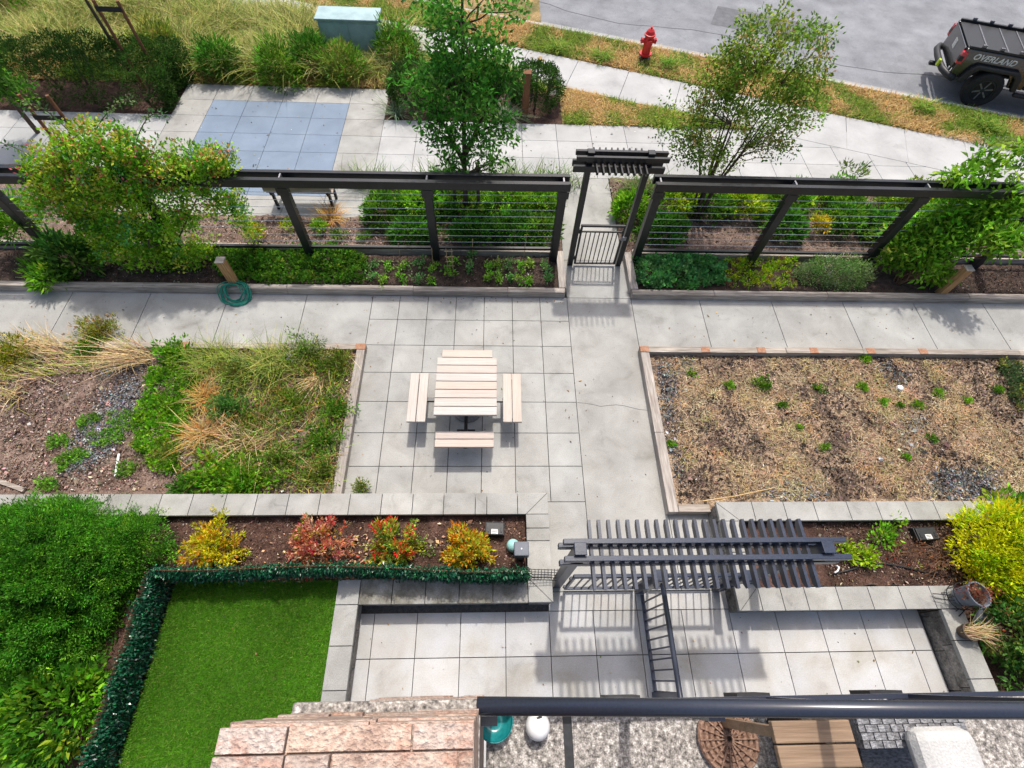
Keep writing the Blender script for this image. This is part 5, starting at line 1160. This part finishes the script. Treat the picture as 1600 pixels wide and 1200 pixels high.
for i, (px, r, zr, lab, cc, lf) in enumerate([
  ((15, 560), .42, .42, 'tall yellow flowering weeds at the left edge of the weedy bed', [(3, (.42, .38, .02)), (2, (.25, .31, .03)), (1, (.14, .24, .03))], (.07, .016)),
  ((160, 520), .34, .34, 'yellow green weed overhanging the walkway at left', [(2, (.34, .33, .04)), (2, (.22, .29, .04)), (1, (.42, .28, .08))], (.07, .018)),
  ((145, 548), .18, .2, 'dark green weed in the straw by the back timber', GREEN, (.07, .03)),
  ((275, 558), .24, .26, 'leafy bright green weed at the top of the groundcover strip', BRIGHT, (.075, .03)),
  ((300, 600), .16, .14, 'round leaved weed right of the groundcover strip', GREEN, (.05, .03)),
  ((485, 552), .34, .42, 'tall green weed with white specks at the back right corner', [(3, (.13, .23, .03)), (2, (.2, .3, .05)), (.7, (.5, .52, .38))], (.06, .018)),
  ((530, 572), .24, .26, 'olive leafy weed in the back right corner against the timber', OLIVE, (.06, .026)),
  ((372, 590), .30, .3, 'spindly olive weed left of the yellow green grass', OLIVE, (.065, .014)),
  ((365, 640), .22, .34, 'blue green upright weed beside the orange grass clump', [(3, (.10, .26, .05)), (1, (.18, .33, .07))], (.09, .026)),
  ((455, 625), .24, .18, 'dull green weed in the middle right of the weedy bed', OLIVE+GREEN[:2], (.055, .022)),
  ((530, 640), .22, .22, 'dark green weed climbing the right timber, upper', GREEN, (.055, .024)),
  ((505, 690), .30, .24, 'broad green weed mat by the right timber, middle', GREEN, (.06, .022)),
  ((440, 720), .28, .2, 'olive green weed mat left of the right timber, lower', [(2, (.14, .22, .03)), (2, (.2, .27, .04))], (.05, .018)),
  ((495, 745), .30, .2, 'light green weed mat in the bottom right corner of the weedy bed', [(2, (.16, .25, .03)), (2, (.24, .31, .04)), (1, (.1, .2, .03))], (.05, .018)),
  ((385, 755), .34, .26, 'lush green clump hanging over the planter cap, right one', BRIGHT, (.10, .03)),
  ((330, 750), .26, .2, 'lush green clump at the planter cap, left one', BRIGHT, (.09, .03)),
  ((290, 762), .16, .14, 'dark weed draped over the planter cap', DEEP, (.07, .022)),
  ((265, 715), .26, .22, 'fine yellow olive weed at the foot of the groundcover strip', OLIVE, (.05, .012)),
  ((400, 660), .25, .16, 'brownish weed mat in the middle of the weedy bed', OLIVE+[(2, (.3, .2, .09))], (.05, .014)),
  ((565, 762), .07, .12, 'small olive weed outside the timber by the planter wall', OLIVE, (.05, .018))]):
    pp = at(*px, .06); rg2 = np.random.default_rng(430+i); PP, dd = dome((pp[0], pp[1], .09), r*1.15, r*.9, zr*.9, int(30+r*r*520), .15, .0, rg2, .55); PP[:, :2] += rg2.normal(0, r*.16, (len(PP), 2))
    set_props(rooted('weed', PP, .075, 13, lf[0], lf[1], cc, M['leaf'], None, up=.5, rng=rg2, out=dd), lab, 'weed')

carpet('tangled mid-height weeds over the right half of the weedy bed', [(330, 560), (548, 550), (530, 660), (515, 764), (330, 764), (300, 720), (360, 700), (400, 660), (345, 620)], .06, 300, (.075, .022), GREEN+OLIVE[:2]+LIME[:1], 459, .34, per=11, twr=.11, name='weed_mat', gap=.25)
rg = np.random.default_rng(455); Q = in_poly(ground_poly([(300, 560), (548, 548), (520, 764), (290, 764)], .06), 1700, rg)
set_props(blades('weed_grass', np.c_[Q, np.full(len(Q), .05)], .22, .009, OLIVE+STRAW[:2]+ORANGE+[(3, (.30, .15, .07))]+GREEN[:2], M['dryleaf'], None, .5, .8, rg), kind='stuff')
rg = np.random.default_rng(456); Q = in_poly(ground_poly([(0, 535), (230, 532), (240, 570), (120, 585), (0, 600)], .06), 480, rg)
set_props(blades('straw_grass', np.c_[Q, np.full(len(Q), .05)], .20, .009, STRAW+OLIVE[:2], M['dryleaf'], None, .9, .8, rg, dirs=np.full(len(Q), 3.0)), kind='stuff')
carpet('low mossy weeds matting the right half of the weedy bed', [(345, 560), (545, 552), (520, 764), (300, 764), (330, 690)], .055, 1000, (.05, .014), OLIVE+[(1, (.34, .22, .10)), (1, (.42, .34, .16))], 460, .10, per=11, twr=.08, name='weed_mat', gap=.32)

# ------------------------------------------------------------------ straw bed, right of the path
rg = np.random.default_rng(500); SB = [(1022, 556), (1600, 562), (1600, 778), (1120, 778), (1062, 786)]
n = 60000; P = sc(SB, n, .04); v = .7*noise2(P, 2.2, 31)+.6*noise2(P, 7, 32)
edge = np.minimum(1, (P[:, 0]-4.46)/.5); keep = (v + rg.normal(0, .35, n) + (edge-1)*1.1) > -.05; P = P[keep]; n = len(P)
a = rg.uniform(0, 6.283, n); D = unit(np.c_[np.cos(a), np.sin(a), np.abs(rg.normal(.12, .22, n))])
T = pal([(4, (.52, .385, .235)), (3, (.42, .29, .175)), (2, (.62, .49, .33)), (2, (.22, .145, .09)), (.5, (.26, .27, .09))], n, rg, .25)
V, Fq, TT = leaf_geo(P, D, rg.uniform(.04, .11, n), rg.uniform(.005, .010, n), T, .1, rg)
set_props(fast('straw_litter', V, Fq, TT, M['dryleaf']), 'tan straw litter strewn over the right bed', 'straw', None, 'stuff')
flakes('bark_chips', sc(SB, 22000, .045), .028, [(3, (.10, .07, .055)), (2, (.20, .15, .12)), (1, (.36, .29, .25)), (3, (.05, .038, .032))], M['chip'], rg)
P = np.concatenate([sc([(1450, 735), (1560, 735), (1560, 778), (1440, 778)], 2600, .05), sc([(1405, 660), (1440, 650), (1450, 705), (1420, 705)], 900, .05), sc([(1030, 565), (1085, 560), (1060, 600), (1045, 680), (1070, 770), (1040, 700)], 2200, .05), sc([(1370, 560), (1420, 570), (1420, 610), (1390, 610)], 500, .05), sc([(1190, 765), (1290, 755), (1290, 778), (1190, 778)], 900, .05)])
P[:, :2] += rg.normal(0, .07, (len(P), 2))
flakes('gravel_patch', P, .026, [(3, (.14, .16, .175)), (2, (.30, .33, .35)), (3, (.06, .065, .07))], M['chip'], rg, .2)
for i, (px, r, lab) in enumerate([((1190, 600), .17, 'largest bright weed in the straw bed, near the back'), ((1138, 602), .09, 'green weed in the straw bed nearest the path'), ((1080, 585), .09, 'yellow green weed near the back left corner of the straw bed'), ((1278, 608), .11, 'green weed in the straw bed right of the largest one'), ((1345, 606), .11, 'bright weed in the middle of the straw bed, upper'), ((1352, 562), .11, 'green weed against the back timber of the straw bed'), ((1222, 634), .09, 'small green weed below and right of the largest one'), ((1378, 628), .09, 'olive weed tuft mid right in the straw bed'), ((1432, 633), .10, 'flat green weed right of the olive tuft'), ((1405, 634), .06, 'small green weed left of the flat one'), ((1467, 615), .10, 'dull green weed in the right part of the straw bed'), ((1510, 627), .07, 'small weed between dull green weed and the right edge'), ((1558, 610), .11, 'yellow green weed near the right edge of the straw bed'), ((1288, 700), .07, 'dark green weed alone in the lower middle straw'), ((1047, 694), .07, 'green weed tight against the left timber of the straw bed'), ((1455, 685), .09, 'sparse weed on the gravel streak'), ((1247, 668), .05, 'tiny weed in the lower left straw'), ((1415, 715), .07, 'thin weed at the lower end of the gravel streak')]):
    rg2 = np.random.default_rng(520+i); pp = at(*px, .05); PP, dd = dome((pp[0], pp[1], .05), r, r*.8, r*.6, int(10+r*r*1500), .2, .0, rg2, .3)
    set_props(rooted('weed', PP, .035, 10, .038, .018, BRIGHT if i % 3 else GREEN, M['leaf'], None, up=.7, rng=rg2, out=dd), lab, 'weed', 'green weeds scattered over the straw bed')
rg = np.random.default_rng(555); Q = in_poly(ground_poly(SB, .04), 800, rg); v = .7*noise2(Q, 2.2, 31)+.6*noise2(Q, 7, 32)
Q = Q[(v > .0) & (Q[:, 0] > 4.75)]; k = 26; Qr = np.repeat(Q, k, 0)+rg.normal(0, .075, (len(Q)*k, 2)); tone = np.repeat(pal([(3, (.56, .41, .24)), (2, (.64, .50, .32)), (2, (.50, .31, .15)), (1, (.40, .37, .13))], len(Q), rg, .15), k, 0)
set_props(blades('straw_clumps', np.c_[Qr, np.full(len(Qr), .035)], .055, .007, None, M['dryleaf'], None, 1.1, .7, rg, T=np.clip(tone*np.exp(rg.normal(0, .2, (len(Qr), 1))), 0, .9)), kind='stuff')
Q = in_poly(ground_poly(SB, .04), 9000, rg); v = .7*noise2(Q, 2.2, 31)+.6*noise2(Q, 7, 32); Q = Q[v+rg.normal(0, .15, len(Q)) < -.30]
flakes('dark_clods', np.c_[Q, np.full(len(Q), .05)+rg.uniform(0, .02, len(Q))], .040, [(3, (.065, .045, .036)), (2, (.11, .075, .058)), (1, (.035, .028, .025))], M['chip'], rg, .5)
carpet('dark green trailing plant at the back right corner of the straw bed', [(1550, 568), (1600, 566), (1600, 650), (1578, 640), (1570, 600)], .05, 110, (.05, .03), [(2, (.07, .13, .05)), (2, (.11, .17, .06)), (1, (.25, .27, .06))], 540, .12, kind=None, cat='plant', name='trailing_plant')
p = at(1405, 607, .05); set_props(MB().lathe([(.02, 0), (.06, .01), (.05, .05), (.02, .065)], (p[0], p[1], .04), 7).build('stone', M['white']), 'pale stone among the weeds in the straw bed', 'stone')
p = at(1375, 718, .05); set_props(MB().lathe([(.02, 0), (.05, .01), (.04, .035), (.015, .05)], (p[0], p[1], .04), 7).build('stone', M['cable']), 'small grey stone low in the straw bed', 'stone')

# ------------------------------------------------------------------ lawn, verge and tall meadow grass
rg = np.random.default_rng(600)
def turf(name, poly, n, h, seed, dry, w=.013):
    P = in_poly(poly, n, rg); v = noise2(P, 1.3, seed)+.6*noise2(P, 4, seed+1)+rg.normal(0, .25, n)
    gr = pal([(3, (.13, .22, .02)), (2, (.19, .27, .025)), (1, (.09, .16, .02))], n, rg, .25); dr = pal([(3, (.52, .34, .13)), (2, (.42, .26, .09)), (1, (.60, .44, .20))], n, rg, .22)
    f = np.clip((v-dry)*2+.5, 0, 1)[:, None]; f = (rg.random((n, 1)) < f)
    set_props(blades(name, np.c_[P, np.full(n, -.008)], h, w, None, M['dryleaf'], None, .5, .7, rg, T=np.where(f, gr, dr)), kind='stuff')
turf('lawn_grass', [(3.45, 6.05), (8.0, 6.05), dp(2.4, -.05), dp(.2, -.05), (3.5, 7.5)], 12000, .10, 61, .55)
turf('lawn_grass', [(5.2, 6.05), (8.1, 6.05), dp(2.6, -.05)], 5000, .11, 62, -1.2)
turf('verge_grass', [dp(-8, 1.45), dp(18, 1.45), kp(12, -.02), kp(-13, -.02)], 52000, .12, 63, .15)
turf('verge_grass', [(-13, 7.36), (3.0, 7.36), (3.2, 7.8), dp(-4.5, -.05), (-1.5, 9.6), (-13, 9.6)], 26000, .18, 64, -.3, .016)
def meadow(name, poly, n, h, cols, seed):
    r2 = np.random.default_rng(seed); P = in_poly(poly, n, r2); hh = h*(.75+.35*noise2(P, 1.5, seed))
    set_props(blades(name, np.c_[P, np.full(n, -.01)], np.maximum(hh, .15), .016, cols, M['dryleaf'], None, .3, .75, r2), kind='stuff')
MG = [(3, (.24, .28, .05)), (2, (.15, .22, .035)), (2, (.40, .36, .12)), (1, (.48, .40, .18))]
meadow('meadow_grass', [(-13, 9.0), (-6.2, 7.75), (-1.2, 7.75), (-.4, 8.6), (-.6, 9.6), (-4, 11), (-13, 13.5)], 30000, .85, MG, 65)
meadow('meadow_grass', [(-1.0, 7.7), (2.2, 7.5), (2.2, 8.2), (-1.0, 9.2)], 3500, .5, MG, 66)
for i, (px, r, zr, lab, cc) in enumerate([((440, 118), .55, .75, 'large grassy green clump in the meadow behind the blue court', GREEN), ((345, 105), .5, .6, 'dark green clump in the meadow at the corner of the blue court', DEEP), ((540, 112), .5, .6, 'leafy clump below the pale cabinet', OLIVE+GREEN[:2]), ((490, 95), .5, .7, 'mid green clump left of the pale cabinet', DEEP), ((620, 85), .6, .8, 'bush right of the pale cabinet, behind the dense tree', GREEN), ((255, 85), .6, .7, 'yellow green bush in the meadow above the clipped hedge', OLIVE)]):
    pp = at(*px, .2); shrub('meadow_bush', lab, (pp[0], pp[1], .2), (r, r*.8, zr), 90, (.15, .028), cc, 610+i, None, per=20, twr=.17, base_z=0)
for i, (px, r, lab) in enumerate([((870, 78), .22, 'rough green tuft on the verge left of the hydrant'), ((940, 92), .22, 'rough olive tuft on the verge below left of the hydrant'), ((1045, 105), .28, 'rough tuft on the verge right of the hydrant'), ((1540, 200), .25, 'dark tuft on the verge near the truck'), ((1440, 172), .22, 'green tuft on the verge left of the truck shadow')]):
    tuft('verge_tuft', lab, px, 0, 260, .26, .014, GREEN+OLIVE, 620+i, r*.5, .5, .8)

# ------------------------------------------------------------------ the balcony under the camera
DZ = 4.90                                             # deck level
rg = random.Random(31)
t = thing('stone_pier', 'pink ledgestone balcony pier with a grey aggregate ledge at the lower edge', 'pier', (1.48, -5.95, 4.7))
b = MB(); z = 4.70
while z < 6.27:
    h = rg.uniform(.012, .03)
    if 5.86 < z+h < 5.915 or (z < 5.865 < z+h): z = 5.912; continue
    x = 1.285
    while x < 1.685:
        w = min(rg.uniform(.10, .30), 1.69-x)
        if w < .03: break
        d = rg.uniform(-.004, .006); t0 = rg.uniform(.78, 1.15); wm = rg.uniform(-.05, .06)
        b.box(x+(rg.uniform(-.010, .004) if x < 1.29 else .001), x+w-.001, -6.3, -5.694+d, z+.001, z+h-.001, (t0*(1+wm), t0, t0*(1-wm)))
        x += w
    z += h
yy = -5.692
while yy > -6.28:                                     # rough stones laid across the top
    dd = rg.uniform(.022, .05); x = 1.283
    while x < 1.685:
        w = min(rg.uniform(.07, .2), 1.69-x)
        if w < .02: break
        t0 = rg.uniform(.7, 1.15); wm = rg.uniform(-.06, .07); hz = z+rg.uniform(.002, .016)
        b.box(x+.001, x+w-.002, max(yy-dd+.002, -6.3), yy-.001, z+.0005, hz, (t0*(1+wm), t0, t0*(1-wm))); x += w
    yy -= dd
b.build('cladding', M['stone'], t, bevel=.0015)
MB().box(1.262, 1.692, -6.3, -5.672, 5.868, 5.908).build('ledge', M['aggregate'], t, bevel=.004)
t = thing('balcony_deck', 'exposed aggregate balcony floor below the dark handrail', 'balcony', (3, -6.5, 4.7))
q = at(886, 1125, DZ)
b = MB().box(1.70, q[0]-.018, -8.2, -5.715, 4.72, DZ).box(q[0]+.018, 7.5, -8.2, -5.715, 4.72, DZ); b.build('floor', M['aggregate'], t)
MB().box(q[0]-.0178, q[0]+.0178, -8.2, -5.716, 4.73, DZ-.006).build('joint_strip', M['plastic'], t)
t = thing('balcony_railing', 'glossy dark round handrail crossing the bottom of the view', 'railing', (3, -5.69, DZ))
qa, qb = at(745, 1103, 5.9), at(1600, 1110, 5.9); MB().tube([qa, qb, qa+(qb-qa)*3.5], .0192, 16).build('handrail', M['rail'], t, smooth=True)
MB().box(1.75, 7.4, -5.722, -5.705, 5.00, 5.03).build('bottom_rail', M['rail'], t)
for px in (765, 985, 1200, 1420):
    q = at(px, 1092, 5.0); MB().box(q[0]-.02, q[0]+.02, -5.728, -5.708, 4.80, 5.86).build('post', M['rail'], t)
    MB().box(q[0]-.07, q[0]+.07, -5.713, -5.698, 4.74, 4.88).build('bracket', M['plastic'], t)
q = at(773, 1122, DZ+.06); t = thing('bowl', 'teal glazed bowl on the balcony floor at the end of the handrail', 'bowl', (q[0], q[1], DZ))
MB().lathe([(.04, 0), (.05, .004), (.068, .06), (.071, .062), (.064, .056), (.046, .012), (.012, .010), (.010, .03), (.004, .032)], (q[0], q[1]-.01, DZ), 28).build('body', M['teal'], t, smooth=True)
q = at(841, 1131, DZ+.08); t = thing('globe_lamp', 'small white globe with a dark slot on the balcony floor', 'lamp', (q[0], q[1], DZ))
MB().lathe([(.015, 0), (.03, .008), (.045, .03), (.048, .05), (.043, .075), (.03, .09), (.012, .097)], (q[0], q[1]-.01, DZ), 26).build('globe', M['white'], t, smooth=True)
MB().bar((q[0]-.006, q[1]+.017, DZ+.0855), (q[0]+.014, q[1]+.024, DZ+.0855), .008, .012).build('slot', M['plastic'], t)
q = at(1135, 1140, DZ+.02); b = MB()
for k in range(5): b.tube([(q[0]+(.022+.022*k)*math.cos(a), q[1]-.03+(.022+.022*k)*math.sin(a), DZ+.02) for a in np.linspace(0, 6.283, 25)], .011, 6)
for k in range(18): a = k*.349; b.bar((q[0]+.01*math.cos(a), q[1]-.03+.01*math.sin(a), DZ+.034), (q[0]+.115*math.cos(a), q[1]-.03+.115*math.sin(a), DZ+.034), .005, .004)
set_props(b.build('wicker_mat', M['wick_b'], smooth=False), 'round brown wicker mat on the balcony floor', 'mat')
q0, q1 = at(1205, 1127, 5.36), at(1290, 1135, 5.36)
t = thing('side_table', 'brown wooden side table on the balcony, bottom right', 'table', (q0[0]+.1, q0[1]-.2, DZ))
b = MB()
for k in range(5): b.box(q0[0], q0[0]+.26, q0[1]-.065*k-.06, q0[1]-.065*k, 5.335, 5.36, 1-.04*(k % 2))
b.build('tabletop', M['tablewood'], t, bevel=.003)
for dx in (.02, .24):
    for dy in (-.03, -.29): MB().box(q0[0]+dx-.015, q0[0]+dx+.015, q0[1]+dy-.015, q0[1]+dy+.015, DZ, 5.334).build('leg', M['tablewood'], t)
def weave(b, x0, x1, y0, y1, z, s=.03, h=.008):
    nx = int((x1-x0)/s); ny = int((y1-y0)/s)
    for i in range(nx):
        for j in range(ny):
            e = h if (i+j) % 2 else h*.45; tt = 1.15 if (i+j) % 2 else .75
            b.box(x0+i*s+.001, x0+(i+1)*s-.001, y0+j*s+.001, y0+(j+1)*s-.001, z-.01, z+e, tt)
q0, q1 = at(1250, 1120, 5.2), at(1330, 1120, 5.2)
t = thing('wicker_stool', 'black wicker stool beside the grey wicker sofa on the balcony', 'stool', ((q0[0]+q1[0])/2, q0[1]-.15, DZ))
b = MB().box(q0[0], q1[0], q0[1]-.25, q0[1], DZ+.05, 5.19); weave(b, q0[0], q1[0], q0[1]-.25, q0[1], 5.2, .02, .006); b.build('body', M['wick_d'], t)
MB().box(q0[0]+.02, q1[0]-.02, q0[1]-.23, q0[1]-.02, DZ, DZ+.049).build('base', M['plastic'], t)
q0, q1 = at(1335, 1119, 5.3), at(1505, 1121, 5.3)
t = thing('wicker_sofa', 'grey wicker sofa with a white cushion at the bottom right', 'sofa', ((q0[0]+q1[0])/2, q0[1]-.3, DZ))
b = MB().box(q0[0], q1[0], q0[1]-.09, q0[1], DZ+.03, 5.29); weave(b, q0[0], q1[0], q0[1]-.09, q0[1], 5.30, .022, .006); b.build('backrest', M['wick_g'], t)
MB().box(q0[0], q1[0], q0[1]-.55, q0[1]-.092, DZ+.03, 5.12).build('seat', M['wick_g'], t)
MB().box(q0[0]+.13, q1[0]-.04, q0[1]-.5, q0[1]-.03, 5.302, 5.38).build('cushion', M['fabric'], t, bevel=.035)
for x in (q0[0]+.03, q1[0]-.03):
    for y in (q0[1]-.05, q0[1]-.5): MB().box(x-.015, x+.015, y-.015, y+.015, DZ, DZ+.029).build('leg', M['plastic'], t)

# dead leaves and crumbs blown over the paving
rg = np.random.default_rng(700)
flakes('leaf_litter', np.concatenate([sc([(580, 466), (980, 470), (1035, 780), (545, 770)], 170, .004), sc([(0, 465), (580, 470), (560, 530), (0, 520)], 130, .004), sc([(990, 472), (1600, 475), (1600, 540), (1005, 535)], 110, .004), sc([(580, 462), (880, 466), (880, 474), (580, 470)], 120, .004), sc([(560, 960), (1420, 965), (1480, 1085), (560, 1085)], 70, .004), sc([(240, 910), (510, 915), (490, 1090), (230, 1090)], 26, .36)]), .022, [(3, (.20, .12, .06)), (2, (.36, .25, .12)), (1, (.12, .15, .04)), (1, (.08, .06, .045))], M['chip'], rg, .15)
flakes('leaf_litter', np.concatenate([sc([(300, 140), (590, 140), (600, 268), (240, 268)], 120, .004), sc([(600, 190), (1050, 200), (1020, 278), (600, 275)], 120, .004)]), .035, [(3, (.25, .2, .1)), (2, (.5, .48, .42)), (1, (.12, .15, .04))], M['chip'], rg, .15)
